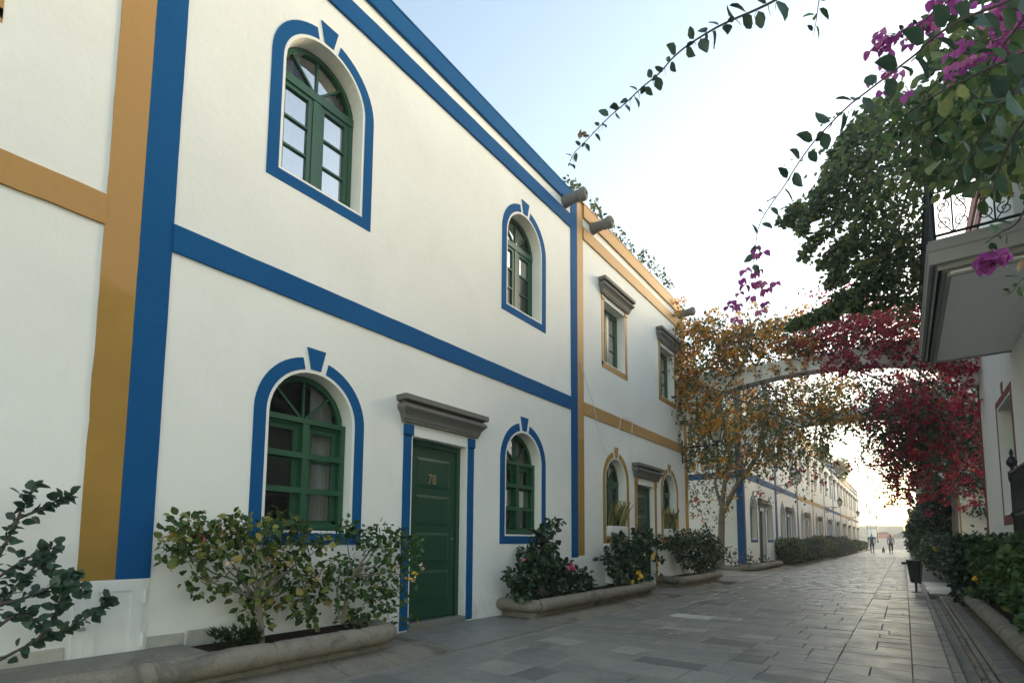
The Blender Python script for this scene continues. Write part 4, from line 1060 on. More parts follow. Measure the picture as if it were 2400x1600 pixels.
# variegated hibiscus, two trunks
g = plant('hibiscus_shrub', 'spreading variegated yellow-green hibiscus below the large arched window', 'shrub')
A = [(430,1240,42,10),(475,1238,40,9),(520,1248,38,8),(408,1285,36,8),(445,1300,36,7),(495,1285,34,6),(560,1235,36,7),(555,1212,16,2),(600,1250,46,10),(650,1225,42,9),(690,1240,40,8),(665,1285,46,9),(725,1275,40,8),(755,1270,30,5),(615,1295,40,7),(560,1290,36,6),(498,1325,26,4),(460,1370,28,4),(505,1372,34,5),(575,1340,32,4),(640,1335,46,8),(690,1330,40,7),(610,1385,30,4),(700,1370,46,8),(660,1395,36,6),(740,1400,40,8),(590,1430,36,5),(615,1455,22,3),(570,1405,24,3),(720,1440,28,4),(760,1350,34,6),(745,1345,36,6),(705,1420,34,5)]
cl = [(XP(x, y, -4.40+prs2.uniform(-.12, .14)), (0.15, r*0.0032, r*0.0032), n*7) for x, y, r, n in A]
foliage('foliage', cl, 0.066, 'leaf_variegated', g, 0.6, 0.25, 'leaf', shell=0.15)
tb = XP(614, 1508); fork = XP(603, 1400)
L = [([tb, XP(612, 1460), XP(606, 1420), fork], 0.026, 0.02)]
for x, y in ((440, 1300), (470, 1360), (500, 1270), (560, 1260), (640, 1240), (690, 1320), (720, 1380), (600, 1280), (530, 1330), (740, 1290), (660, 1350), (450, 1345), (580, 1320)):
    L.append((wiggle(fork, XP(x, y, -4.4+prs2.uniform(-.1, .1)), 6, 0.05), 0.011, 0.004))
tb2 = XP(745, 1478); f2 = XP(715, 1400); L.append(([tb2, XP(735, 1440), f2], 0.022, 0.015))
for x, y in ((690, 1290), (755, 1330), (720, 1350), (670, 1300)): L.append((wiggle(f2, XP(x, y, -4.4), 5, 0.05), 0.010, 0.004))
stems(g, L, 'stem', 'bark')
for x, y in ((478, 1258), (540, 1315), (737, 1352), (752, 1350)): foliage('flower', [(XP(x, y, -4.22), 0.012, 5)], 0.04, 'petal_peach' if x > 500 else 'petal_pink', g, kind=None)

g = plant('hibiscus_shrub', 'hibiscus with peach buds growing beside the left jamb of door 78', 'shrub')
A = [(808,1238,30,6),(830,1255,34,6),(860,1255,36,7),(900,1250,40,9),(940,1262,36,8),(965,1275,28,5),(885,1285,36,7),(925,1300,42,8),(960,1310,30,5),(790,1315,24,4),(820,1325,36,6),(855,1340,34,6),(895,1330,36,6),(935,1345,36,6),(800,1365,30,5),(830,1385,34,5),(870,1375,32,5),(910,1375,36,6),(930,1400,32,5),(890,1410,34,6),(855,1425,28,4),(815,1440,32,6),(845,1450,28,5),(900,1440,28,4),(785,1400,26,4),(955,1365,18,2),(958,1450,14,1),(950,1460,12,1),(905,1462,14,2)]
cl = [(XP(x, y, -4.40+prs2.uniform(-.12, .14)), (0.15, r*0.0034, r*0.0034), n*6.8) for x, y, r, n in A]
foliage('foliage', cl, 0.062, 'leaf_green', g, 0.6, 0.25, 'leaf', shell=0.15)
tb = XP(803, 1458); f1 = XP(812, 1400)
L = [([tb, f1, XP(830, 1340), XP(860, 1300), XP(880, 1270)], 0.022, 0.006), ([XP(795, 1450), XP(790, 1380), XP(800, 1320)], 0.014, 0.005), ([f1, XP(840, 1385), XP(880, 1400), XP(940, 1440)], 0.012, 0.004)]
for x, y in ((910, 1260), (940, 1300), (900, 1350), (955, 1340), (930, 1390), (810, 1250)): L.append((wiggle(XP(830, 1345), XP(x, y, -4.4), 6, 0.04), 0.009, 0.003))
stems(g, L, 'stem', 'bark')
for x, y in ((990, 1326), (970, 1356), (976, 1340), (925, 1332), (955, 1352)): foliage('flower', [(XP(x, y, -4.12), 0.010, 5)], 0.042, 'petal_peach' if x in (990, 970) else 'petal_yellow', g, kind=None)
# weeds at the foot
g = tag(foliage('grass', [(XP(545+prs2.uniform(-40, 60), 1495+prs2.uniform(-10, 12), -4.35), (0.06, 0.05, 0.03), 14) for _ in range(22)], 0.075, 'grass', None, 0.2, -0.9, width=0.25), 'tuft of thin green weeds in the long planter', 'weeds')
g = tag(foliage('ground_cover', [(XP(x, y, -4.3), (0.12, 0.10, 0.03), 40) for x, y in ((1205, 1395), (1230, 1400), (1250, 1402), (1290, 1390), (1215, 1385))], 0.035, 'grass', None, 0.5, -0.3), 'low green ground cover at the near end of the second planter', 'ground cover')

def shrub(label, X, A, k, size, mat, base, shape='leaf', name='hibiscus_shrub', dens=15, flowers=(), thick=0.16, group=None, extra=()):
    g = plant(name, label, 'shrub', group)
    cl = [(XP(x, y, X+prs2.uniform(-.10, .12)), (thick, r*k, r*k), n*dens) for x, y, r, n in A]
    foliage('foliage', cl, size, mat, g, 0.6, 0.25, shape, shell=0.2)
    L = []
    for i, bpt in enumerate(base):
        for x, y, r, n in A[i::max(1, len(base)*2)]: L.append((wiggle(XP(*bpt, X), XP(x, y, X), 5, 0.05), 0.010, 0.003))
    stems(g, L, 'stem', 'bark', 5)
    for x, y, mt, s in flowers: foliage('flower', [(XP(x, y, X+0.30), 0.008, 6)], s, mt, g, 0.1, 0.0, 'leaf', kind=None, width=1.3)
    return g
shrub('dark green pointed hibiscus with a pink flower right of door 78', -4.36, [(1297,1224,12,2),(1285,1240,16,3),(1268,1256,26,5),(1285,1275,28,6),(1262,1290,32,7),(1250,1320,34,8),(1285,1310,34,8),(1235,1345,36,8),(1275,1345,40,10),(1315,1335,30,7),(1330,1325,20,4),(1340,1350,30,7),(1365,1345,24,5),(1375,1365,24,5),(1200,1348,16,3),(1205,1365,20,4),(1245,1378,36,9),(1300,1372,36,9),(1345,1372,28,7),(1225,1388,22,5),(1230,1290,18,3)],
      0.0047, 0.085, 'leaf_dark', [(1270, 1395), (1330, 1385)], flowers=[(1337, 1325, 'petal_pink', 0.06), (1344, 1335, 'petal_pink', 0.05), (1226, 1310, 'petal_pink', 0.03)])
shrub('loose hibiscus with yellow flowers in front of the second green door', -4.36, [(1500,1245,18,3),(1510,1258,24,5),(1490,1270,22,4),(1475,1285,26,5),(1455,1262,22,4),(1438,1270,20,3),(1440,1300,26,5),(1420,1308,14,2),(1465,1305,28,6),(1500,1295,30,6),(1520,1280,22,4),(1440,1330,24,4),(1475,1330,28,6),(1505,1325,26,5),(1490,1350,24,5),(1540,1262,14,3),(1545,1275,12,3),(1542,1312,12,2),(1530,1345,8,1),(1450,1348,18,2)],
      0.0068, 0.095, 'leaf_dark', [(1452, 1368), (1470, 1368), (1490, 1362)], flowers=[(1532, 1302, 'petal_yellow', 0.075), (1498, 1345, 'petal_yellow', 0.06), (1500, 1354, 'petal_yellow', 0.055), (1484, 1364, 'petal_yellow', 0.05), (1512, 1298, 'petal_peach', 0.04)])
shrub('clipped rounded bush in the short planter at the corner of the ochre house', -4.36, [(1590,1262,22,6),(1600,1290,26,6),(1580,1280,16,4),(1625,1262,26,8),(1655,1262,28,9),(1672,1275,22,7),(1630,1290,30,9),(1660,1295,30,10),(1678,1300,14,5),(1640,1318,26,8),(1665,1318,22,7),(1610,1315,16,3)],
      0.0105, 0.075, 'leaf_dark', [(1598, 1338), (1625, 1335), (1650, 1335)], dens=42, name='clipped_bush', thick=0.22)
# small dark plants round the bougainvillea base and pilaster
shrub('thin young shrub at the foot of the blue corner pilaster', -4.3, [(1712,1290,10,2),(1720,1312,12,2),(1700,1300,9,2),(1755,1300,12,2),(1765,1315,12,2),(1790,1310,14,2),(1795,1325,12,2),(1750,1325,9,1)], 0.0155, 0.10, 'leaf_dark', [(1715, 1330), (1760, 1330), (1790, 1332)], name='young_shrub', dens=12)

# snake plants in white window boxes on the ochre house sills
def window_box(yc, label):
    a = plant('window_box', label, 'flower box', 'window boxes on the ochre house', (XL, yc, 1.135))
    MB().box(-0.11, 0.07, -0.40, 0.40, 0.03, 0.20, 0.012).build('box', 'white_pvc', a); MB().box(-0.11, 0.08, -0.41, 0.41, 0.002, 0.029, 0.006).build('tray', 'white_pvc', a); MB().box(-0.10, 0.06, -0.39, 0.39, 0.201, 0.206).build('soil', 'soil', a)
    for k in range(34):
        u = prs2.uniform(-0.36, 0.36); x = prs2.uniform(-0.08, 0.04); h = prs2.uniform(0.28, 0.56); lean = prs2.gauss(0, 0.16); lx = prs2.uniform(-0.05, 0.16); wv = prs2.uniform(0.026, 0.040)
        ang = prs2.uniform(0, math.pi); sx, sy = math.cos(ang)*wv, math.sin(ang)*wv; vs = []
        for t, ww in ((0, .7), (.3, 1), (.7, .95), (.92, .5), (1, .04)):
            c = np.array([x+lx*t*t, u+lean*t*t+0.02*math.sin(5*t+k), 0.205+h*t]); vs += [(c[0]-sx*ww, c[1]-sy*ww, c[2]), (c[0]+sx*ww, c[1]+sy*ww, c[2])]
        MB().add(vs, [(2*i, 2*i+1, 2*i+3, 2*i+2) for i in range(4)]).build('snake_leaf', 'snake_leaf', a, True)
window_box(8.396+1.61, 'white sill box of variegated snake plants left of the second green door')
window_box(8.396+4.69, 'white sill box of variegated snake plants right of the second green door')

# hedge bushes along the far left row and along the right side
def hedge_bush(label, cx, y0, y1, h, half, mat, group, n, size=0.07, flowers=0, fl='petal_yellow', lump=0.14, top=0.0):
    g = plant('hedge_bush', label, 'bush', group, (cx, (y0+y1)/2, 0)); L = y1-y0
    nc = max(10, int(L*h*half*60)); C = []
    for _ in range(nc):
        u, v_, ww = prs2.random(), prs2.random(), prs2.random()
        z = 0.22+(h-0.30)*(v_**0.75); x = (ww*2-1)*half*(0.75+0.25*math.sin(z*3)); y = (u-0.5)*L*0.94
        if v_ > 0.8: z += prs2.uniform(0, top)
        C.append(((x, y, z), lump*prs2.uniform(0.7, 1.3), n/nc))
    foliage('foliage', C, size, mat, g, 0.6, 0.2, 'leaf' if size > 0.06 and n < 14000 else 'dia', shell=0.25)
    Ls = []
    for k in range(max(3, int(L*3))):
        y = (prs2.random()-0.5)*L*0.8; b0 = (prs2.uniform(-.1, .1), y, 0.1); e0 = (prs2.uniform(-1, 1)*half*.7, y+prs2.gauss(0, .2), h*prs2.uniform(.5, .9)); Ls.append((wiggle(b0, e0, 5, .06), 0.012, 0.004))
    stems(g, Ls, 'stem', 'bark', 5)
    for k in range(flowers):
        foliage('flower', [((-half*0.95 if cx > 0 else half*0.95, (prs2.random()-.5)*L*.8, h*prs2.uniform(.45, 1.0)), 0.012, 6)], 0.07, fl, g, .1, 0, 'leaf', kind=None, width=1.3)
    return g
y = 26.2; k = 0
while y < 79:
    L = prs2.uniform(2.6, 3.9); mat = prs2.choice(('leaf_dark', 'leaf_green', 'leaf_dark', 'leaf_olive' if y > 30 else 'leaf_green'))
    nm = ['first', 'second', 'third', 'fourth', 'fifth', 'sixth', 'seventh', 'eighth', 'ninth', 'tenth', 'eleventh', 'twelfth', 'thirteenth', 'fourteenth', 'fifteenth', 'sixteenth', 'seventeenth', 'eighteenth', 'nineteenth', 'twentieth', 'twenty-first'][k]
    hedge_bush('%s bush in the long left hedge, counted from the arches' % nm, -4.25, y, y+L-0.1, prs2.uniform(0.85, 1.4), 0.50, mat, 'bushes of the left hedge', max(1500, int(9000*(26/y)**1.2)), 0.085 if y < 40 else 0.13, 1 if k in (3, 4) else 0, 'petal_pink', 0.20)
    y += L; k += 1
R_ = 'bushes of the right hedge'
hedge_bush('glossy dark hedge bush at the lower right corner', 1.15, 3.4, 7.6, 1.10, 0.28, 'leaf_green', R_, 13000, 0.072, 0, lump=0.15, top=0.05)
hedge_bush('tall green hedge bush on the right below the balustrade', 1.13, 7.5, 10.9, 1.08, 0.31, 'leaf_green', R_, 12500, 0.075, 1, lump=0.15)
hedge_bush('green hedge bush on the right with a yellow bloom, left of the balustrade', 1.05, 10.8, 14.0, 1.12, 0.40, 'leaf_dark', R_, 11000, 0.08, 2, lump=0.16)
hedge_bush('hedge bush with yellow flowers just right of the litter bin', 1.05, 18.4, 22.5, 1.18, 0.42, 'leaf_dark', R_, 9000, 0.085, 3, lump=0.18)
hedge_bush('dark hedge bush behind the litter bin in the right planter', 1.0, 22.4, 28.0, 1.25, 0.45, 'leaf_green', R_, 7000, 0.10, 2, lump=0.2)
hedge_bush('far bright green bush on the right towards the street end', 1.0, 28, 38, 1.2, 0.42, 'leaf_olive', R_, 6000, 0.14, 0, lump=0.28)
hedge_bush('farthest hedge bush along the right side', 1.0, 38, 60, 1.2, 0.45, 'leaf_green', R_, 6000, 0.18, 0, lump=0.35)
def tall_shrub(label, c, h, r, n, mat, size, name='tall_shrub'):
    g = plant(name, label, 'shrub', 'tall shrubs before the right row', c); C = []
    for k in range(26):
        t = prs2.random(); a = prs2.uniform(0, 6.28); rr = r*(0.35+0.65*math.sin(math.pi*min(1, 0.15+t*0.95)))*prs2.random()**0.5
        C.append(((rr*math.cos(a), rr*math.sin(a), h*(0.22+0.75*t)), 0.30*prs2.uniform(.7, 1.3), n/26))
    foliage('foliage', C, size, mat, g, 0.6, 0.3, shell=0.2)
    stems(g, [(wiggle((0, 0, 0), (prs2.gauss(0, r*.4), prs2.gauss(0, r*.4), h*prs2.uniform(.6, .95)), 6, .04), 0.03, 0.008) for _ in range(5)], 'stem', 'bark')
tall_shrub('tall dark shrub against the ochre pilaster of the right row', (1.05, 24.2, 0), 3.1, 0.7, 6500, 'leaf_dark', 0.11)
tall_shrub('tall leafy shrub with pale stems under the red flowers on the right', (1.0, 28.5, 0), 4.1, 0.85, 7500, 'leaf_green', 0.12)
tall_shrub('broad dark shrub farther along the right row', (1.1, 34.5, 0), 3.0, 1.0, 7000, 'leaf_dark', 0.14)
tall_shrub('spreading shrub overhanging the street on the far right', (1.15, 42, 0), 3.6, 1.15, 7000, 'leaf_olive', 0.16)
# creeper on the end wall of the right row
g = plant('wall_creeper', 'dark creeper climbing the end wall right of the ochre pilaster', 'creeper', None, (1.7, 20.55, 0))
foliage('foliage', [((prs2.uniform(-0.1, 3.2), prs2.uniform(-0.2, 0.05), prs2.uniform(0.2, 5.2)), (0.3, 0.1, 0.3), 70) for _ in range(120)], 0.10, 'leaf_dark', g, 0.3, 0.6)
stems(g, [(wiggle((prs2.uniform(0, 1.5), 0.0, 0), (prs2.uniform(0, 2.5), 0.0, prs2.uniform(2.5, 5)), 7, .05), 0.02, 0.006) for _ in range(6)], 'stem', 'bark')

# rooftop plants behind the parapet of the ochre house
g = plant('rooftop_plant', 'thin leafy climbers showing above the parapet of the ochre house', 'climber')
C = []; L = []
for px, py in ((1338, 425), (1348, 445), (1392, 480), (1398, 500), (1440, 540), (1452, 552), (1470, 575), (1478, 585), (1510, 592), (1522, 610), (1530, 625), (1548, 640), (1560, 655), (1568, 668), (1405, 515), (1500, 605)):
    p = atX(px, py, -5.1); C.append((p, (0.1, 0.12, 0.11), 20)); L.append(([p-np.array([0.1, 0.1, 0.75]), p-np.array([0.03, .05, .3]), p], 0.008, 0.003))
foliage('foliage', C, 0.105, 'leaf_olive', g, .5, .3); stems(g, L, 'stem', 'twig', 5)
g = plant('rooftop_plant', 'rounded green plant on the parapet near the end of the left row', 'climber', None, (-4.85, 58, 7.4)); foliage('foliage', [((prs2.uniform(-.4, .5), prs2.uniform(-3, 3), prs2.uniform(0, 1.0)), .6, 160) for _ in range(14)], 0.22, 'leaf_olive', g, .5, .3)
g = plant('rooftop_plant', 'trailing green plant on the left row parapet nearer the arch', 'climber', None, (-4.75, 44, 7.3)); foliage('foliage', [((prs2.uniform(-.3, .4), prs2.uniform(-2, 2), prs2.uniform(-.3, .5)), .4, 120) for _ in range(10)], 0.2, 'leaf_green', g, .5, .3)

# ------------------------------------------------------------------ bougainvillea over the arches
def strand(p, L, n, drift=0.15):
    pts = [np.array(p, float)]; d = np.array([prs2.gauss(0, drift), prs2.gauss(0, drift), -1.0])
    for k in range(n): d = d+np.array([prs2.gauss(0, .2), prs2.gauss(0, .2), -.1]); d /= np.linalg.norm(d); pts.append(pts[-1]+d*L/n)
    return pts
def vine_leaves(strands, spacing, size, droop=0.6):
    P, T, N, S = [], [], [], []
    for pts in strands:
        V = np.array(pts); seg = np.r_[0, np.cumsum(np.linalg.norm(np.diff(V, axis=0), axis=1))]; L = seg[-1]
        n = max(2, int(L/spacing)); t = (np.arange(n)+RNG.random(n)*.8)/n*L
        Q = np.stack([np.interp(t, seg, V[:, j]) for j in range(3)], 1); Q2 = np.stack([np.interp(np.minimum(t+.02, L), seg, V[:, j]) for j in range(3)], 1)
        tn = Q2-Q+1e-6; tn /= np.linalg.norm(tn, axis=1, keepdims=True)
        side = unit(n); P.append(Q+side*0.012); T.append(tn*0.5+side*0.8-np.array([0, 0, droop*.6])); N.append(np.array([-0.1, -0.35, 0.6])+unit(n)*.9)
        S.append(size*(0.4+0.85*RNG.random(n))*(1-0.45*(t/L)**2))
    return np.concatenate(P), np.concatenate(S), np.concatenate(N), np.concatenate(T)
def boug(label, clumps, bract, leafm, fr_br, bsize, lsize, flat):
    g = plant('bougainvillea', label, 'bougainvillea', 'bougainvilleas on the arches')
    foliage('leaves', [(c, r, n*(1-f)*.75) for c, r, n, f in clumps if n*(1-f) >= 1], lsize, leafm, g, .4, .4, shell=.15)
    # bracts gather in bunches inside each clump
    B = []
    for c, r, n, f in clumps:
        nb = int(n*f*1.35/14+prs2.random())
        for _ in range(nb): d = unit(1)[0]*(0.4+0.6*prs2.random()); B.append((np.asarray(c)+d*(np.array(r) if hasattr(r, '__len__') else r), 0.07, 14))
    foliage('bracts', B, bsize, bract, g, .3, .2, shell=.1)
    return g
def cl2(lst, Y, k=0.0125, dn=1.0, yth=0.35):
    """(px,py,radius px,number,bract share[,Y])"""
    o = []
    for t in lst:
        yy = t[5] if len(t) > 5 else Y; p = atY(t[0], t[1], yy+prs2.uniform(-.25, .25)); r = t[2]*k*yy/15
        o.append((p, (r, yth, r), t[3]*dn, t[4]))
    return o
random.seed(1)
OR = []
for _ in range(60): x = prs2.uniform(1575, 1900); OR.append((x, prs2.uniform(755, 870-(x-1575)*.08), 30, 170, .5, 14.2+prs2.uniform(-.6, .6)))
for _ in range(26): OR.append((prs2.uniform(1570, 1680), prs2.uniform(840, 990), 26, 150, .55, 13.7+prs2.uniform(-.2, .2)))
for _ in range(60): OR.append((prs2.uniform(1690, 1990), prs2.uniform(900, 985), 28, 150, .4, prs2.uniform(15.5, 20.6)))
# over the near arch
for x, y in ((1585, 790), (1600, 830), (1605, 770), (1635, 800), (1640, 840), (1660, 780), (1690, 800), (1700, 840), (1730, 800), (1760, 830), (1780, 780), (1800, 820), (1830, 800), (1850, 770), (1590, 880), (1620, 900), (1650, 880), (1600, 930), (1640, 930), (1670, 910), (1580, 960), (1610, 970), (1740, 850), (1710, 870), (1870, 830), (1900, 800), (1920, 830)):
    OR.append((x, y, 34, 330, .55, 14.2+prs2.uniform(-.5, .4)))
for x, y in ((1600, 745), (1650, 760), (1780, 750), (1590, 720), (1560, 900), (1570, 930), (1810, 760), (1690, 765), (1740, 770)): OR.append((x, y, 26, 90, .6, 14.2))
for _ in range(34): OR.append((prs2.uniform(1575, 1920), prs2.uniform(715, 775), prs2.uniform(9, 18), 34, .6, 14.2+prs2.uniform(-.5, .5)))
for _ in range(24): x = prs2.uniform(1680, 1900); OR.append((x, 905-(x-1680)*.22+prs2.uniform(-32, 18), prs2.uniform(8, 18), 36, .6, 13.95))
for _ in range(10): OR.append((prs2.uniform(1650, 1730), prs2.uniform(965, 1030), 14, 70, .6, 13.5))
# hanging veil between the arches and under the far one
for _ in range(105):
    x = prs2.uniform(1640, 2010); lo = 1095 if x < 1800 else 1095-(x-1800)*0.48; y = prs2.uniform(900 if x < 1720 else 882, max(930, lo)); OR.append((x, y, 30, 150, .40, prs2.uniform(15.5, 20.5)))
for _ in range(40):
    x = prs2.uniform(1600, 1850); y = prs2.uniform(960, 1110); OR.append((x, y, 26, 120, .35, prs2.uniform(15, 19.5)))
for _ in range(34):
    x = prs2.uniform(1610, 1900); y = prs2.uniform(1080, 1185); OR.append((x, y, 20, 45, .12, prs2.uniform(17, 19.8)))
for _ in range(20):
    x = prs2.uniform(1610, 1720); y = prs2.uniform(1150, 1260); OR.append((x, y, 15, 26, .08, prs2.uniform(18.5, 19.9)))
g = boug('orange bougainvillea over the left side of the arches', cl2(OR, 15, dn=0.46), 'bract_orange', 'leaf_olive', .5, 0.080, 0.100, 0)
ST = [strand(atY(prs2.uniform(1600, 1960), prs2.uniform(900, 1060), prs2.uniform(15, 20)), prs2.uniform(.5, 1.5), 6) for _ in range(150)]+[strand(atY(prs2.uniform(1570, 1700), prs2.uniform(860, 1060), prs2.uniform(13.7, 18)), prs2.uniform(.6, 1.8), 6) for _ in range(70)]
leaf_cloud('leaves', *vine_leaves(ST, 0.03, 0.095), 'leaf_olive', g)
stems(g, [(p_, .009, .003) for p_ in ST[::2]], 'twig', 'twig', 4)
OT = [catmull([atY(1600+prs2.uniform(-20, 320), prs2.uniform(800, 1000), prs2.uniform(13.9, 15)), atY(1640+prs2.uniform(-20, 300), prs2.uniform(740, 960), prs2.uniform(13.8, 15)), atY(1680+prs2.uniform(-40, 280), prs2.uniform(720, 950), prs2.uniform(13.8, 15))], 5) for _ in range(50)]
stems(g, [(p_, .014, .004) for p_ in OT], 'twig', 'twig', 5)
# trunk and limbs
bx = atY(1692, 1335, 20.2)
def TB(px, py, Y): return atY(px, py, Y)
tl = [([TB(1690, 1322, 20.25), TB(1690, 1260, 20.2), TB(1692, 1195, 20.1)], 0.13, 0.11), (catmull([TB(1694, 1200, 20.1), TB(1725, 1140, 19.9), TB(1770, 1075, 19.7), TB(1788, 1010, 19.4), TB(1795, 930, 19.0), TB(1780, 880, 18.6)], 3), 0.10, 0.055),
      (catmull([TB(1690, 1200, 20.1), TB(1700, 1120, 20.0), TB(1712, 1060, 19.8), TB(1700, 1000, 19.4), TB(1670, 930, 18.5), TB(1640, 880, 16), TB(1620, 830, 14.6)], 3), 0.085, 0.03),
      (catmull([TB(1692, 1190, 20.1), TB(1676, 1130, 20.0), TB(1690, 1080, 19.8), TB(1720, 1030, 19.4)], 3), 0.06, 0.03), (catmull([TB(1740, 1110, 19.9), TB(1760, 1040, 19.8), TB(1800, 1000, 19.6)], 3), 0.03, 0.012), (catmull([TB(1712, 1060, 19.8), TB(1690, 1020, 19.5), TB(1740, 960, 18)], 3), 0.05, 0.02)]
stems(g, tl, 'limb', 'bark', 9)
L = []
for _ in range(26):
    x = prs2.uniform(1610, 1900); L.append((strand(atY(x, prs2.uniform(1020, 1110), prs2.uniform(17, 19.8)), prs2.uniform(.6, 1.5), 6), 0.008, 0.003))
stems(g, L, 'twig', 'twig', 4)

RD = []
for _ in range(46): x = prs2.uniform(1880, 2170); RD.append((x, prs2.uniform(735, 835), 28, 150, .72, 14.2+prs2.uniform(-.6, .5)))
for x, y in ((1960, 790), (1990, 760), (2020, 790), (2050, 760), (2080, 790), (2100, 750), (1930, 780), (1880, 790), (1860, 800), (2030, 730), (2060, 720), (2130, 780), (2150, 760), (2000, 820), (2140, 820)):
    RD.append((x, y, 34, 270, .72, 14.2+prs2.uniform(-.5, .5)))
for x, y in ((1940, 720), (1980, 700), (2010, 695), (1950, 745), (2110, 720), (2060, 690)): RD.append((x, y, 24, 60, .8, 14.2))
# bunches on the face of the near arch
for x, y in ((1940, 850), (1960, 870), (1980, 840), (2030, 850), (2050, 870), (2000, 860), (2190, 835), (2215, 845), (2240, 860), (2250, 820), (2220, 890), (2240, 920), (2270, 870), (2290, 860), (2260, 940), (2280, 950), (1910, 840), (2170, 830), (2280, 820)): RD.append((x, y, 24, 110, .85, 13.85))
for _ in range(30): RD.append((prs2.uniform(1900, 2140), prs2.uniform(690, 750), prs2.uniform(8, 17), 30, .8, 14.2+prs2.uniform(-.5, .5)))
for _ in range(26): RD.append((prs2.uniform(1900, 2280), prs2.uniform(815, 880), prs2.uniform(8, 17), 40, .8, 13.95))
# dense mass on the right, under and behind the near arch
for _ in range(150):
    x = prs2.gauss(2165, 62); y = prs2.gauss(985, 62)
    if x > 2290 or x < 2010 or y < 870 or y > 1130: continue
    RD.append((x, y, 32, 200, .5, prs2.uniform(14.8, 20.0)))
for _ in range(55): RD.append((prs2.uniform(2080, 2290), prs2.uniform(1040, 1150), 24, 95, .55, prs2.uniform(14.8, 19)))
for _ in range(26): RD.append((prs2.uniform(1990, 2100), prs2.uniform(900, 990), 26, 110, .45, prs2.uniform(16, 20.5)))
for x, y in ((2150, 1180), (2165, 1200), (2140, 1170), (2240, 1180), (2260, 1190), (2275, 1175), (2250, 1150), (2120, 1150), (2100, 1130), (2085, 1110), (2180, 1160), (2200, 1150), (2290, 1120), (2060, 1080), (2050, 1030)): RD.append((x, y, 17, 60, .6, prs2.uniform(15, 17)))
# trailing red sprigs on the left under the canopy and one floating tip low in the gap
for x, y in ((1810, 1120), (1845, 1130), (1930, 1135), (1915, 1125), (1885, 1100), (1960, 1090), (1780, 1155), (1700, 1130), (1625, 1175), (1640, 1200), (1660, 1225), (1980, 1100), (2030, 1040), (2050, 1085), (2085, 1180)): RD.append((x, y, 13, 34, .7, prs2.uniform(15, 18.5)))
g = boug('crimson bougainvillea over the right side of the arches', cl2(RD, 15, dn=0.54), 'bract_red', 'leaf_dark', .5, 0.082, 0.100, 0)
ST = [strand(atY(prs2.uniform(2010, 2290), prs2.uniform(880, 1060), prs2.uniform(14.6, 19.5)), prs2.uniform(.5, 1.5), 6) for _ in range(170)]
leaf_cloud('leaves', *vine_leaves(ST, 0.03, 0.09), 'leaf_dark', g)
leaf_cloud('bracts', *vine_leaves([p_[3:] for p_ in ST[::2]], 0.02, 0.085), 'bract_red', g)
L = [(catmull([(1.25, 20.2, 0), (1.2, 20.0, 1.6), (1.25, 19.2, 3.2), (1.0, 17.5, 4.6), (0.3, 15.5, 5.3)], 4), 0.09, 0.03), (catmull([(1.2, 19.6, 2.6), (0.9, 18.5, 4.0), (0.2, 17.5, 5.0), (-0.8, 15.8, 5.4)], 4), 0.06, 0.02)]
stems(g, L, 'limb', 'bark', 8)
L = [(strand(atY(prs2.uniform(2040, 2280), prs2.uniform(940, 1060), prs2.uniform(15, 19)), prs2.uniform(.5, 1.3), 6), 0.007, 0.003) for _ in range(34)]
stems(g, L, 'twig', 'twig', 4)
g = tag(empty('hanging_sprig', (0, 0, 0)), 'dry sprig hanging alone in the bright gap at the street end', 'sprig'); p = atY(2084, 1176, 24)
foliage('foliage', [(p+np.array([prs2.gauss(0, .09), prs2.gauss(0, .05), prs2.gauss(0, .1)]), .09, 18) for _ in range(6)], 0.09, 'bract_orange', g); stems(g, [([p+np.array([0, -.3, 3.3]), p+np.array([0.02, -.2, 1.6]), p], 0.002, 0.002)], 'twig', 'twig', 4)

# ------------------------------------------------------------------ magenta bougainvillea of the right house
g = plant('bougainvillea', 'green bougainvillea with magenta blossoms arching overhead from the right house', 'bougainvillea')
C = []
poly = [(1975, 300), (2010, 250), (2050, 290), (2080, 240), (2120, 200), (2160, 260), (2110, 330), (2060, 360), (2010, 350), (1985, 390), (1960, 420), (2030, 410), (2090, 400), (2140, 350), (2190, 320), (2180, 400), (2130, 430), (2080, 460), (2040, 470), (1990, 470), (2000, 520), (2050, 520), (2100, 500), (2150, 460), (2120, 550), (2080, 570), (2130, 600), (2100, 620), (2150, 640), (2120, 660), (2080, 640), (2140, 690), (2110, 700), (2050, 590), (2020, 560), (2160, 560), (2170, 500), (2200, 420), (2230, 360)]
ST = []
while len(ST) < 135:
    sx, sy, Y = prs2.uniform(2090, 2440), prs2.uniform(100, 400), prs2.uniform(6.2, 10.0)
    if sy < 265-(sx-2080)*0.42: continue
    dx, dy = -prs2.uniform(30, 250), prs2.uniform(0, 210)
    if prs2.random() < .3: dx *= 1.25; dy += 60
    if sx+dx > 2170 and sy+dy > 420: continue
    ST.append(catmull([atY(sx, sy, Y), atY(sx+dx*.45, sy+dy*.18-prs2.uniform(4, 22), Y-.15), atY(sx+dx*.8, sy+dy*.55, Y-.25), atY(sx+dx, sy+dy, Y-.3)], 5))
for _ in range(62):
    sx, sy, Y = prs2.uniform(2085, 2175), prs2.uniform(380, 640), prs2.uniform(9.2, 10.4)
    dx, dy = -prs2.uniform(-5, 160), prs2.uniform(60, 170)
    if sy+dy > 760: dy = 760-sy
    ST.append(catmull([atY(sx, sy, Y), atY(sx+dx*.4, sy+dy*.3-6, Y-.1), atY(sx+dx, sy+dy, Y-.2)], 5))
leaf_cloud('leaves', *vine_leaves(ST, 0.040, 0.086), 'leaf_boug', g, 'leaf')
FR = []
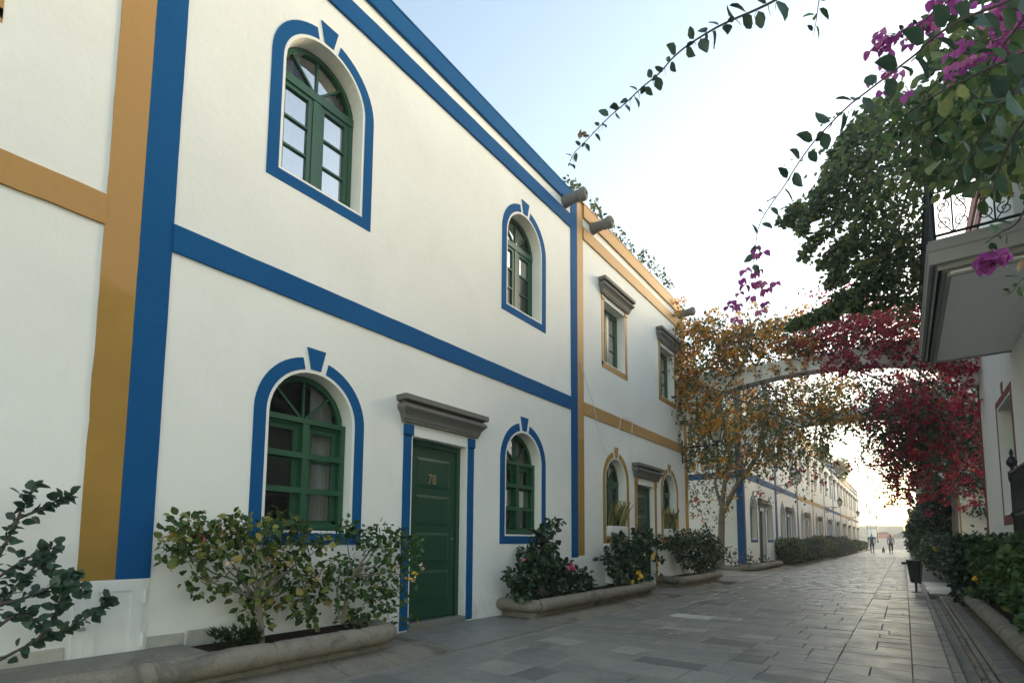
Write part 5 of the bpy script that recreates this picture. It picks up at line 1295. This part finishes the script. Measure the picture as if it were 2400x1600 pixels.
for _ in range(46):
    sx, sy, Y = prs2.uniform(2020, 2130), prs2.uniform(260, 640), prs2.uniform(8.0, 9.8); k_ = prs2.uniform(.4, 1)
    dx, dy = -prs2.uniform(70, 190)*k_, prs2.uniform(40, 190)*k_
    if sy+dy > 770: dy = 770-sy
    FR.append(catmull([atY(sx, sy, Y), atY(sx+dx*.5, sy+dy*.22-prs2.uniform(0, 16), Y-.1), atY(sx+dx*.85+prs2.uniform(-8, 8), sy+dy*.62, Y-.2), atY(sx+dx, sy+dy, Y-.25)], 5))
leaf_cloud('leaves', *vine_leaves(FR, 0.062, 0.085), 'leaf_boug', g, 'leaf'); ST = ST+FR
stems(g, [(p_, 0.006, 0.002) for p_ in ST[::3]], 'branch', 'twig', 4)
for x, y in [q for q in poly if q[0] > 2085]: C.append((atY(x+prs2.gauss(0, 16), y+prs2.gauss(0, 16), prs2.uniform(8.8, 10.2)), 0.22, 14))
for x, y in ((2115, 600), (2130, 640), (2125, 520), (2135, 680), (2140, 720), (2150, 590)): C.append((atY(x, y, prs2.uniform(9.5, 10.4)), 0.28, 90))
# tapering fringe sprays reaching left and down
for pts in ([(2050, 380), (1990, 430), (1940, 470), (1900, 500), (1880, 540)], [(2060, 430), (2000, 480), (1950, 530), (1910, 560), (1880, 600)], [(2080, 300), (2020, 330), (1975, 345), (1955, 355)], [(2090, 560), (2030, 600), (1985, 640), (1945, 665)], [(2090, 640), (2040, 660), (1990, 690), (1960, 700)], [(2110, 690), (2050, 705), (1990, 715), (1930, 735), (1880, 755)], [(2060, 480), (2000, 540), (1960, 600), (1950, 660)], [(2040, 450), (1960, 500), (1860, 480), (1870, 530)], [(2050, 270), (1990, 330), (1950, 370), (1935, 420)], [(2030, 380), (1975, 400), (1930, 440), (1910, 460)], [(2090, 250), (2040, 270), (2010, 300), (1985, 320)], [(2070, 340), (2010, 370), (1970, 395), (1950, 430)], [(2050, 500), (2000, 560), (1975, 610), (1965, 650)], [(2060, 540), (2010, 570), (1960, 590), (1925, 620)], [(2080, 600), (2040, 640), (2010, 680), (1995, 720)], [(2060, 420), (1990, 455), (1930, 490), (1870, 500), (1835, 520)], [(2070, 660), (2020, 690), (1960, 720), (1900, 745), (1850, 765)]):
    cp = catmull([atY(x, y, 9.2-0.15*k) for k, (x, y) in enumerate(pts)], 5)
    stems(g, [(cp, 0.008, 0.003)], 'branch', 'twig', 5)
    for k, p in enumerate(cp): C.append((p, 0.15*(1-0.55*k/len(cp)), 24))
foliage('leaves', C, 0.082, 'leaf_boug', g, .5, .5, 'leaf', shell=.2)
stems(g, [(catmull([(1.27, 7.0, 0), (1.27, 7.2, 2.6), (1.25, 5.6, 4.6), (1.1, 5.8, 5.6), (0.7, 8.0, 6.4), (-0.3, 9.4, 6.6)], 4), 0.05, 0.015), (catmull([(0.7, 8.0, 6.4), (0.2, 9.6, 6.0), (0.1, 9.8, 4.8)], 4), 0.03, 0.008), (catmull([(1.25, 5.6, 4.6), (0.9, 4.5, 4.4), (0.45, 2.6, 3.3)], 4), 0.03, 0.010)], 'branch', 'bark', 7)
# near sprays: twig with alternate leaves, each leaf its own piece
def spray(pts, Ys, lsize, step, mat='leaf_bluegreen', r=0.004, spines=True, droop=0.5, up=0.6):
    P = [atY(x, y, Y) for (x, y), Y in zip(pts, Ys)]; cp = catmull(P, 8)
    stems(g, [(cp, r, r*0.4)], 'branch', 'twig', 6)
    d = 0; sgn = 1; V = np.array(cp); seg = np.r_[0, np.cumsum(np.linalg.norm(np.diff(V, axis=0), axis=1))]; s = 0.02
    while s < seg[-1]:
        p = np.array([np.interp(s, seg, V[:, j]) for j in range(3)]); q = np.array([np.interp(min(s+.01, seg[-1]), seg, V[:, j]) for j in range(3)]); t = (q-p)/max(1e-6, np.linalg.norm(q-p)) if s < seg[-1]-0.005 else (V[-1]-V[-2])/np.linalg.norm(V[-1]-V[-2])
        sd_ = np.array([-0.5, -0.3, 0.75])*sgn+r3(.35); T = t*0.35+sd_+np.array([0, 0, -0.35 if sgn < 0 else 0])
        N = np.array([0.2, -0.35, 0.75])+r3(.6); f = 0.55+0.45*(1-s/seg[-1])
        leaf_obj(g, p+T/np.linalg.norm(T)*0.006, T, N, lsize*f*prs2.uniform(.7, 1.2), mat, 'leaf', prs2.uniform(.8, 1.05)); sgn = -sgn
        if prs2.random() < .4: leaf_obj(g, p, t+r3(.6), N+r3(.4), lsize*f*prs2.uniform(.4, .7), mat, 'leaf', 1.1)
        if spines and prs2.random() < .55:
            e = p+np.array([0.004, 0, -0.03])*prs2.uniform(.8, 1.8)+r3(.006); MB().tube([p, (p+e)/2+r3(.003), e], [0.0013, 0.001, 0.0006], 4).build('thorn_twig', 'twig', g)
        s += step*prs2.uniform(.7, 1.3)
def bunch(px, py, Y, n=9, s=0.032, spread=0.02, mat='bract_magenta', name='blossom'):
    c = atY(px, py, Y)
    for k in range(max(1, n//3)):
        cc = c+r3(spread)
        V = []; F = []
        for j in range(3):
            a = 2.09*j+prs2.random(); T = np.array([math.cos(a)*.7, math.sin(a)*.7, -0.6])+r3(.2); N = np.array([math.cos(a), math.sin(a), .7])+r3(.2)
            S, T_, U = frames(N[None], T[None]); W = cc+s*prs2.uniform(.8, 1.2)*(LEAF_V[:, 0:1]*1.35*S+LEAF_V[:, 1:2]*T_+(LEAF_V[:, 2:3]*2.5)*U); n0 = len(V); V += [tuple(x) for x in W]; F += [tuple(i+n0 for i in f) for f in LEAF_F]
        link(name, fastmesh(name, np.array(V), np.array(F), mat), g)
spray([(1850, -25), (1818, 0), (1768, 25), (1705, 52), (1660, 76), (1610, 108), (1575, 138), (1545, 172), (1505, 205), (1470, 238), (1435, 268), (1400, 302), (1372, 332), (1345, 360), (1334, 385)], np.linspace(1.75, 2.1, 15), 0.066, 0.032)
spray([(2400, -18), (2357, 6), (2277, 37), (2220, 67), (2180, 95), (2148, 126), (2088, 172), (2036, 212), (1984, 253), (1914, 325), (1870, 384), (1838, 436), (1800, 490), (1779, 530), (1770, 580), (1765, 620)], np.linspace(1.7, 2.6, 16), 0.085, 0.042, spines=False)
spray([(2420, 115), (2330, 155), (2271, 184), (2197, 221), (2122, 270), (2080, 310), (2060, 350)], np.linspace(1.9, 2.4, 7), 0.058, 0.036, 'leaf_green', spines=False)
spray([(1925, -20), (1920, 0), (1916, 25), (1912, 55), (1907, 80)], [1.9]*5, 0.058, 0.026, 'leaf_green', .002, False)
spray([(2240, -10), (2190, 30), (2150, 60), (2110, 78), (2075, 85)], np.linspace(2.0, 2.2, 5), 0.03, 0.03, 'leaf_dark', .0025, False)
spray([(2420, 60), (2370, 70), (2320, 85), (2270, 105), (2245, 125)], np.linspace(2.0, 2.2, 5), 0.036, 0.026, 'leaf_dark', .0025, False)
spray([(2410, 160), (2380, 210), (2345, 250), (2310, 300), (2280, 350), (2255, 385)], np.linspace(1.7, 2.0, 6), 0.085, 0.040, 'leaf_bluegreen', .004, False)
spray([(2420, 260), (2380, 310), (2350, 370), (2335, 420), (2325, 465)], np.linspace(1.7, 1.95, 6)[:5], 0.085, 0.040, 'leaf_bluegreen', .004, False)
spray([(2420, 450), (2385, 520), (2345, 545), (2310, 570)], np.linspace(1.75, 1.9, 4), 0.06, 0.030, 'leaf_green', .003, False)
spray([(2420, 640), (2395, 655), (2370, 685), (2350, 692)], [1.9]*4, 0.035, 0.022, 'leaf_green', .002, False)
spray([(2420, 20), (2350, 110), (2300, 200), (2240, 280)], np.linspace(1.9, 2.3, 4), 0.07, 0.035, 'leaf_green', .003, False)
spray([(2420, 200), (2360, 230), (2290, 260), (2230, 320), (2200, 380)], np.linspace(2.2, 2.8, 5), 0.075, 0.035, 'leaf_green', .003, False)
for x, y, n, s in ((2062, 105, 9, .030), (2075, 75, 9, .030), (2085, 100, 6, .028), (2118, 85, 6, .026), (2116, 100, 3, .024), (2140, 90, 6, .028), (2160, 65, 6, .028), (2185, 45, 9, .03), (2205, 25, 9, .034), (2225, 8, 9, .036), (2250, 20, 3, .03), (2245, 120, 9, .026), (2250, 150, 12, .028), (2265, 130, 6, .026), (2310, 130, 6, .026), (2320, 20, 12, .034), (2345, 40, 9, .03), (2370, 10, 12, .034), (2385, 40, 9, .032), (2365, 90, 12, .03), (2390, 100, 9, .03), (2355, 70, 6, .03)):
    bunch(x, y, 2.15, n, s)
for x, y, n in ((2068, 150, 3), (2075, 165, 6), (2085, 185, 6), (2100, 205, 3), (2105, 225, 3), (2228, 212, 6), (2060, 160, 3), (2375, 210, 6), (2300, 170, 3)): bunch(x, y, 4.5, n, .055, .035)
for x, y, n, s in ((1782, 590, 6, .034), (1768, 600, 6, .034), (1760, 640, 6, .036), (1785, 640, 3, .034), (1735, 655, 3, .032), (1760, 665, 9, .036), (1790, 670, 6, .036), (1805, 680, 6, .036), (1722, 695, 6, .03), (1722, 705, 3, .03), (1705, 715, 6, .03), (1718, 725, 3, .032), (1728, 738, 6, .034), (1768, 695, 3, .03), (1776, 718, 6, .034)):
    bunch(x, y, 2.65, n, s, .014)
stems(g, [([atY(1765, 620, 2.6), atY(1755, 670, 2.62), atY(1735, 700, 2.64), atY(1725, 720, 2.65)], .0018, .001), ([atY(1760, 640, 2.6), atY(1785, 670, 2.62), atY(1778, 710, 2.64)], .0016, .001)], 'branch', 'twig', 4)
bunch(2315, 598, 1.9, 15, .036, .016); bunch(2322, 610, 1.9, 12, .036, .014)
bunch(2388, 605, 1.85, 3, .036, .012, 'petal_peach'); bunch(1365, 312, 2.05, 2, .03, .004, 'petal_peach')
# middle-distance filling leaves at the upper right
C = [(atY(prs2.uniform(2210, 2440), prs2.uniform(60, 390), prs2.uniform(2.8, 6.0)), .16, 20) for _ in range(40)]+[(atY(prs2.uniform(2340, 2450), prs2.uniform(-40, 430), prs2.uniform(2.4, 5.5)), .15, 22) for _ in range(26)]+[(atY(prs2.uniform(2130, 2330), prs2.uniform(220, 400), prs2.uniform(5, 8.5)), .22, 34) for _ in range(40)]
foliage('leaves', C, 0.085, 'leaf_boug', g, .5, .6, 'leaf', shell=.1)
for _ in range(10): bunch(prs2.uniform(2290, 2400), prs2.uniform(0, 130), prs2.uniform(2.4, 3.4), 6, .036, .03)

# ------------------------------------------------------------------ fallen petals and dry leaves on the paving
k = 0
for px, py, mat, s, w_ in ((2095, 1354, 'petal_magenta', .03, 'on the far paving left of the bin'), (2134, 1374, 'petal_magenta', .032, 'on the paving left of the bin post'), (2157, 1392, 'petal_magenta', .034, 'at the foot of the bin post'), (2198, 1456, 'petal_magenta', .034, 'beside the right kerb line'), (1936, 1521, 'petal_magenta', .036, 'in the middle of the near paving'), (2195, 1413, 'petal_magenta', .034, 'in the right gutter by the bridge'), (2256, 1522, 'petal_magenta', .045, 'large in the near right gutter'), (1042, 1459, 'petal_pink', .04, 'on the threshold bridge of door 78'), (1433, 1442, 'petal_magenta', .03, 'on the kerb by the second planter'), (2144, 1395, 'leaf_dry', .03, 'left of the bin base'), (2112, 1442, 'leaf_dry', .045, 'on the paving in front of the bin'), (2290, 1548, 'leaf_dry', .07, 'orange, in the near right gutter'), (2268, 1530, 'leaf_dry', .06, 'curled, beside the large petal in the gutter'), (2275, 1560, 'leaf_dry', .08, 'long and dark, lowest in the right gutter'), (2185, 1568, 'leaf_dry', .035, 'near the bottom edge by the kerb'), (2105, 1500, 'leaf_dry', .03, 'on the paving straight below the bin')):
    inG = px > 2190 and py > 1405; p = atZ(px, py, -0.10 if inG else 0.0)
    P = np.repeat(p[None], 3, 0)+np.array([0, 0, 0.012]); T = np.array([[1, .3, .1], [-.6, .8, .1], [-.3, -1, .1]])+RNG.normal(size=(3, 3))*.2; T[:, 2] = np.abs(T[:, 2])*.5
    if mat == 'leaf_dry': P, T = P[:1], T[:1]
    o = leaf_cloud('fallen_petal' if mat != 'leaf_dry' else 'fallen_leaf', P-p, np.full(len(P), s), np.tile([0, 0, 1.0], (len(P), 1))+RNG.normal(size=(len(P), 3))*.1, T, mat, None, 'leaf', None)
    o.location = p
    tag(o, ('fallen %s petal ' % ('pink' if mat == 'petal_pink' else 'magenta') if mat != 'leaf_dry' else 'dry brown leaf ')+w_, 'petal' if mat != 'leaf_dry' else 'leaf', 'fallen petals and leaves')

# ------------------------------------------------------------------ people and dog
def skin_mesh(name, joints, edges, mat, root=0, sub=2):
    me = bpy.data.meshes.new(name); me.from_pydata([j[:3] for j in joints], edges, [])
    o = bpy.data.objects.new(name, me); COL.objects.link(o)
    sk = o.modifiers.new('s', 'SKIN'); sk.use_smooth_shade = True; sb = o.modifiers.new('u', 'SUBSURF'); sb.levels = sub; sb.render_levels = sub
    for v_, j in zip(me.skin_vertices[0].data, joints): v_.radius = (j[3], j[4] if len(j) > 4 else j[3])
    me.skin_vertices[0].data[root].use_root = True
    dg = bpy.context.evaluated_depsgraph_get(); out_ = bpy.data.meshes.new_from_object(o.evaluated_get(dg)); bpy.data.objects.remove(o)
    out_.materials.clear(); out_.materials.append(MAT[mat]); out_.name = name; return out_
def person(label, loc, H, top, bottom, longpants, bag=False, hair_long=False, rz=0.0):
    a = empty('person', loc, rz, label, 'person'); s = H/1.75
    # x right, y walking direction (away), z up
    J = [(0, 0, .95, .15, .11), (0, 0, 1.12, .135, .095), (0, -.01, 1.33, .155, .10), (0, 0, 1.46, .075, .07), (0, .01, 1.55, .052, .052), (0, .015, 1.61, .075, .085), (0, .01, 1.70, .07, .08),
         (.19, 0, 1.42, .055), (.25, -.02, 1.15, .042), (.27, .05, .92, .034), (.275, .08, .84, .036, .02), (-.19, 0, 1.42, .055), (-.25, .03, 1.15, .042), (-.27, -.05, .92, .034), (-.275, -.06, .84, .036, .02),
         (.09, 0, .88, .085), (.10, .07, .50, .06), (.10, -.10, .10, .04), (.10, .03, .035, .038, .03), (.10, .12, .025, .03, .02), (-.09, 0, .88, .085), (-.10, -.02, .49, .06), (-.10, .16, .09, .04), (-.10, .26, .035, .036, .03), (-.10, .34, .025, .028, .02),
         (.275, .10, .78, .018), (.262, .12, .80, .012), (-.275, -.05, .78, .018), (-.262, -.03, .80, .012)]
    E = [(0, 1), (1, 2), (2, 3), (3, 4), (4, 5), (5, 6), (2, 7), (7, 8), (8, 9), (9, 10), (2, 11), (11, 12), (12, 13), (13, 14), (0, 15), (15, 16), (16, 17), (17, 18), (18, 19), (0, 20), (20, 21), (21, 22), (22, 23), (23, 24), (10, 25), (10, 26), (14, 27), (14, 28)]
    J = [tuple(c*s for c in j) for j in J]
    link('body', skin_mesh('body', J, E, 'skin'), a)
    T = [(0, 0, .93, .165, .125), (0, 0, 1.12, .15, .11), (0, -.01, 1.34, .175, .115), (0, 0, 1.475, .08, .075), (.20, 0, 1.425, .068), (.245, -.015, 1.20, .058), (-.20, 0, 1.425, .068), (-.245, .025, 1.20, .058)]
    link('shirt', skin_mesh('shirt', [tuple(c*s for c in j) for j in T], [(0, 1), (1, 2), (2, 3), (2, 4), (4, 5), (2, 6), (6, 7)], top), a)
    zk = .12 if longpants else .50
    B = [(0, 0, .97, .165, .125), (.095, .01, .86, .105), (.10, .055, .56, .082), (-.095, 0, .86, .105), (-.10, -.015, .56, .082)]; EB = [(0, 1), (1, 2), (0, 3), (3, 4)]
    if longpants: B += [(.10, -.07, .16, .06), (-.10, .13, .15, .06)]; EB += [(2, 5), (4, 6)]
    link('trousers' if longpants else 'shorts', skin_mesh('trousers', [tuple(c*s for c in j) for j in B], EB, bottom), a)
    hr = [(0, 0, 1.62, .085, .088), (0, 0, 1.71, .085, .09)] if not hair_long else [(0, -.02, 1.56, .10, .09), (0, -.01, 1.66, .115, .11), (0, 0, 1.73, .09, .09)]
    link('hair', skin_mesh('hair', [tuple(c*s for c in j) for j in hr], [(i, i+1) for i in range(len(hr)-1)], 'hair'), a)
    for sg, yy in ((1, .05), (-1, .27)): MB().box(sg*.10*s-.045, sg*.10*s+.045, yy*s-.09, yy*s+.11, 0, .055, .02).build('shoe', 'cloth_black', a)
    if bag: MB().box(-.15*s, .15*s, -.26*s, -.13*s, .98*s, 1.36*s, .05).build('backpack', 'cloth_black', a)
    return a
def gp(px, Y, z=0.0): p = atY(px, 1280, Y); return (p[0], p[1], z)
person('man in a teal shirt and blue shorts walking away down the street', gp(2044, 60), 1.78, 'shirt_teal', 'shorts_blue', False)
person('woman in a white top and dark trousers walking away down the street', gp(2088, 61), 1.70, 'shirt_white', 'cloth_black', True, False, True)
dl = gp(2070, 59); d = empty('dog', dl, 0, 'small dark dog walking between the man and the woman', 'dog')
J = [(0, -.16, .27, .095), (0, 0, .28, .10), (0, .16, .29, .105), (0, .24, .37, .06), (0, .31, .45, .065), (0, .40, .43, .035), (.06, .17, .22, .045), (.065, .16, .12, .028), (.065, .18, .02, .028), (-.06, .17, .22, .045), (-.065, .20, .12, .028), (-.065, .22, .02, .028), (.06, -.17, .22, .055), (.065, -.13, .15, .032), (.065, -.19, .10, .024), (.065, -.17, .02, .027), (-.06, -.17, .22, .055), (-.065, -.13, .15, .032), (-.065, -.20, .10, .024), (-.065, -.18, .02, .027), (0, -.26, .33, .025), (0, -.32, .42, .016), (.045, .29, .52, .018), (-.045, .29, .52, .018)]
link('body', skin_mesh('body', J, [(0, 1), (1, 2), (2, 3), (3, 4), (4, 5), (2, 6), (6, 7), (7, 8), (2, 9), (9, 10), (10, 11), (0, 12), (12, 13), (13, 14), (14, 15), (0, 16), (16, 17), (17, 18), (18, 19), (0, 20), (20, 21), (4, 22), (4, 23)], 'dog_fur', 1), d)

# ------------------------------------------------------------------ harbour end: cars, lamps, wall, canopy, kiosk frame
def qz(Y): return float(np.interp(Y, ys, zs))
def car(label, loc, rz, paint, flip=1):
    a = empty('car', loc, rz, label, 'car', 'cars parked at the harbour wall')
    sec = [(-2.05, .35, .62), (-2.0, .30, .86), (-1.45, .25, .93), (-.95, .25, .98), (-.2, .25, 1.0), (.7, .25, 1.0), (1.5, .25, .96), (1.95, .28, .90), (2.02, .35, .62)]
    vs = []; fs = []
    for x, z0, z1 in sec:
        wv = .82 if abs(x) < 1.9 else .70
        vs += [(x, -wv, z0), (x, -wv*1.03, (z0+z1)/2), (x, -wv*.96, z1), (x, wv*.96, z1), (x, wv*1.03, (z0+z1)/2), (x, wv, z0)]
    n = 6
    for k in range(len(sec)-1):
        for j in range(n): j2 = (j+1) % n; fs.append((n*k+j, n*k+j2, n*k+n+j2, n*k+n+j))
    fs += [tuple(range(n)), tuple(range(len(vs)-n, len(vs)))[::-1]]
    MB().add(vs, fs).build('body', paint, a, True)
    cab = [(-1.15, .97, -1.15), (-.40, 1.42, 0), (.95, 1.45, 0), (1.72, .98, 0)]
    vs = []; fs = []
    for x, z, _ in cab: wv = .76 if z < 1.1 else .58; vs += [(x, -wv, z), (x, wv, z)]
    for k in range(3): fs.append((2*k, 2*k+1, 2*k+3, 2*k+2))
    fs += [(0, 2, 4, 6), (1, 7, 5, 3), (0, 6, 7, 1)]
    cb_ = MB().add(vs, fs).build('cabin', 'car_glass', a)
    MB().box(-.42, .97, -.59, .59, 1.425, 1.465, .02).build('roof', paint, cb_)
    for sg in (-1, 1):
        for x0, x1 in (((-1.12), -.42), (.25, .27), (.97, 1.70)): MB().tube([(x0, sg*.755, .99), (x1 if abs(x1-x0) > .1 else x0, sg*.585, 1.43)] if x0 < .9 else [(x1, sg*.755, .99), (x0, sg*.585, 1.43)], .035, 5).build('pillar', paint, cb_)
        for x in (-1.3, 1.28):
            wh = MB().lathe([(.20, -.09), (.315, -.09), (.325, -.05), (.325, .05), (.315, .09), (.20, .09)], 20, (x, sg*.76, .325), 1).build('wheel', 'tyre', a, True)
            MB().lathe([(.20, -.093), (.17, -.07), (.05, -.09), (.0, -.095)] if sg < 0 else [(.20, .093), (.17, .07), (.05, .09), (.0, .095)], 16, (x, sg*.76, .325), 1).build('rim', 'steel', wh, True)
        MB().box(-2.03, -1.93, sg*.40, sg*.66, .66, .78, .02).build('headlight', 'lamp_glass', a); MB().box(1.96, 2.03, sg*.45, sg*.66, .70, .84, .02).build('tail_light', 'car_red', a)
    return a
def bgp(px, Y): p = atY(px, 1260, Y); return (p[0], Y, qz(Y))
car('red hatchback parked at the harbour wall, half hidden behind the lamp post', bgp(2067, 140), 0, 'car_red'); car('blue car parked at the harbour wall near the right hedge', bgp(2118, 141), 0, 'car_blue')
w0 = empty('harbour_wall', (0, 152, qz(152)), 0, 'long pale concrete wall closing the end of the street', 'wall')
for k in range(-14, 15): MB().box(k*5+.02, k*5+4.98, 0, .6, -.5, 3.0, .03).build('wall_panel', 'concrete', w0)
MB().box(2.2, 40, 0.05, .55, 3.0, 3.7, .03).build('raised_panel', 'concrete', w0)
def post_lamp(px, Y, H, label):
    a = empty('street_lamp', bgp(px, Y), 0, label, 'lamp', 'post lamps at the harbour end')
    MB().lathe([(.16, 0), (.16, .25), (.09, .40), (.07, .9), (.055, 1.0), (.045, H)], 12).build('post', 'iron', a, True); lantern(a, (0, 0, H), 1.25); return a
post_lamp(2057, 112, 4.0, 'dark post lamp between the walking man and the red car'); post_lamp(2042, 128, 5.0, 'post lamp farther off above the man'); post_lamp(2035, 118, 6.2, 'distant post lamp rising left of the others'); post_lamp(2134, 110, 5.0, 'distant post lamp beside the right hedge')
a = empty('shelter', bgp(2044, 134), 0, 'pale blue framed shelter left of the red car', 'shelter')
for x in (-.85, .9): MB().box(x-.06, x+.06, -.06, .06, 0, 2.9, .01).build('post', 'kiosk_blue', a)
MB().box(-.95, 1.0, -.1, .1, 2.1, 2.28, .02).build('beam', 'kiosk_blue', a); MB().box(-.78, .83, -.03, .03, 0.4, 2.08).build('pane', 'canvas', a); MB().box(-.95, 1.0, -.6, .6, 2.75, 2.9, .02).build('roof', 'canvas', a)
a = empty('awning', bgp(2019, 100), 0, 'white canvas awning at the end of the left row', 'awning')
MB().add([(-3.2, -1.6, 2.6), (-3.2, 1.6, 2.6), (1.2, 1.6, 1.5), (1.2, -1.6, 1.5), (-3.2, -1.6, 2.55), (-3.2, 1.6, 2.55), (1.2, 1.6, 1.45), (1.2, -1.6, 1.45)], [(0, 1, 2, 3), (7, 6, 5, 4), (0, 3, 7, 4), (1, 5, 6, 2), (2, 6, 7, 3), (0, 4, 5, 1)]).build('canopy', 'canvas', a)
for x, z in ((-3.0, 2.55), (1.1, 1.48)):
    for y in (-1.4, 1.4): MB().tube([(x, y, 0), (x, y, z)], .03, 6).build('pole', 'steel', a)

# ------------------------------------------------------------------ put each plant's Empty at its own base
bpy.context.view_layer.update()
KM = kidmap()
for o in list(bpy.data.objects):
    if o.type == 'EMPTY' and o.parent is None and o.get('category') in ('shrub', 'bougainvillea', 'climber', 'sprig') and o.location.length < 1e-6:
        pts = []
        for c in KM.get(o.name, []):
            n = len(c.data.vertices); a = np.empty(n*3, np.float32); c.data.vertices.foreach_get('co', a); a = a.reshape(-1, 3)
            mw = np.array(c.matrix_world); pts.append((a @ mw[:3, :3].T+mw[:3, 3])[::7])
        P = np.concatenate(pts); base = Vector((float(np.median(P[:, 0])), float(np.median(P[:, 1])), float(P[:, 2].min())))
        o.location = base
        for c in KM.get(o.name, []): c.location = c.location-base

# ------------------------------------------------------------------ thin bright haze over the street and harbour
hz = MB().box(-110, 110, -70, 200, -1.3, 12.0).build('haze', 'canvas'); hz.data.materials.clear()
hm = bpy.data.materials.new('haze'); hm.use_nodes = True; hm.node_tree.nodes.clear()
ho = hm.node_tree.nodes.new('ShaderNodeOutputMaterial'); hv = hm.node_tree.nodes.new('ShaderNodeVolumePrincipled')
hv.inputs['Color'].default_value = (0.95, 0.93, 0.90, 1); hv.inputs['Density'].default_value = 0.0035; hv.inputs['Anisotropy'].default_value = 0.55
hm.node_tree.links.new(hv.outputs[0], ho.inputs['Volume']); hz.data.materials.append(hm); hz['kind'] = 'stuff'
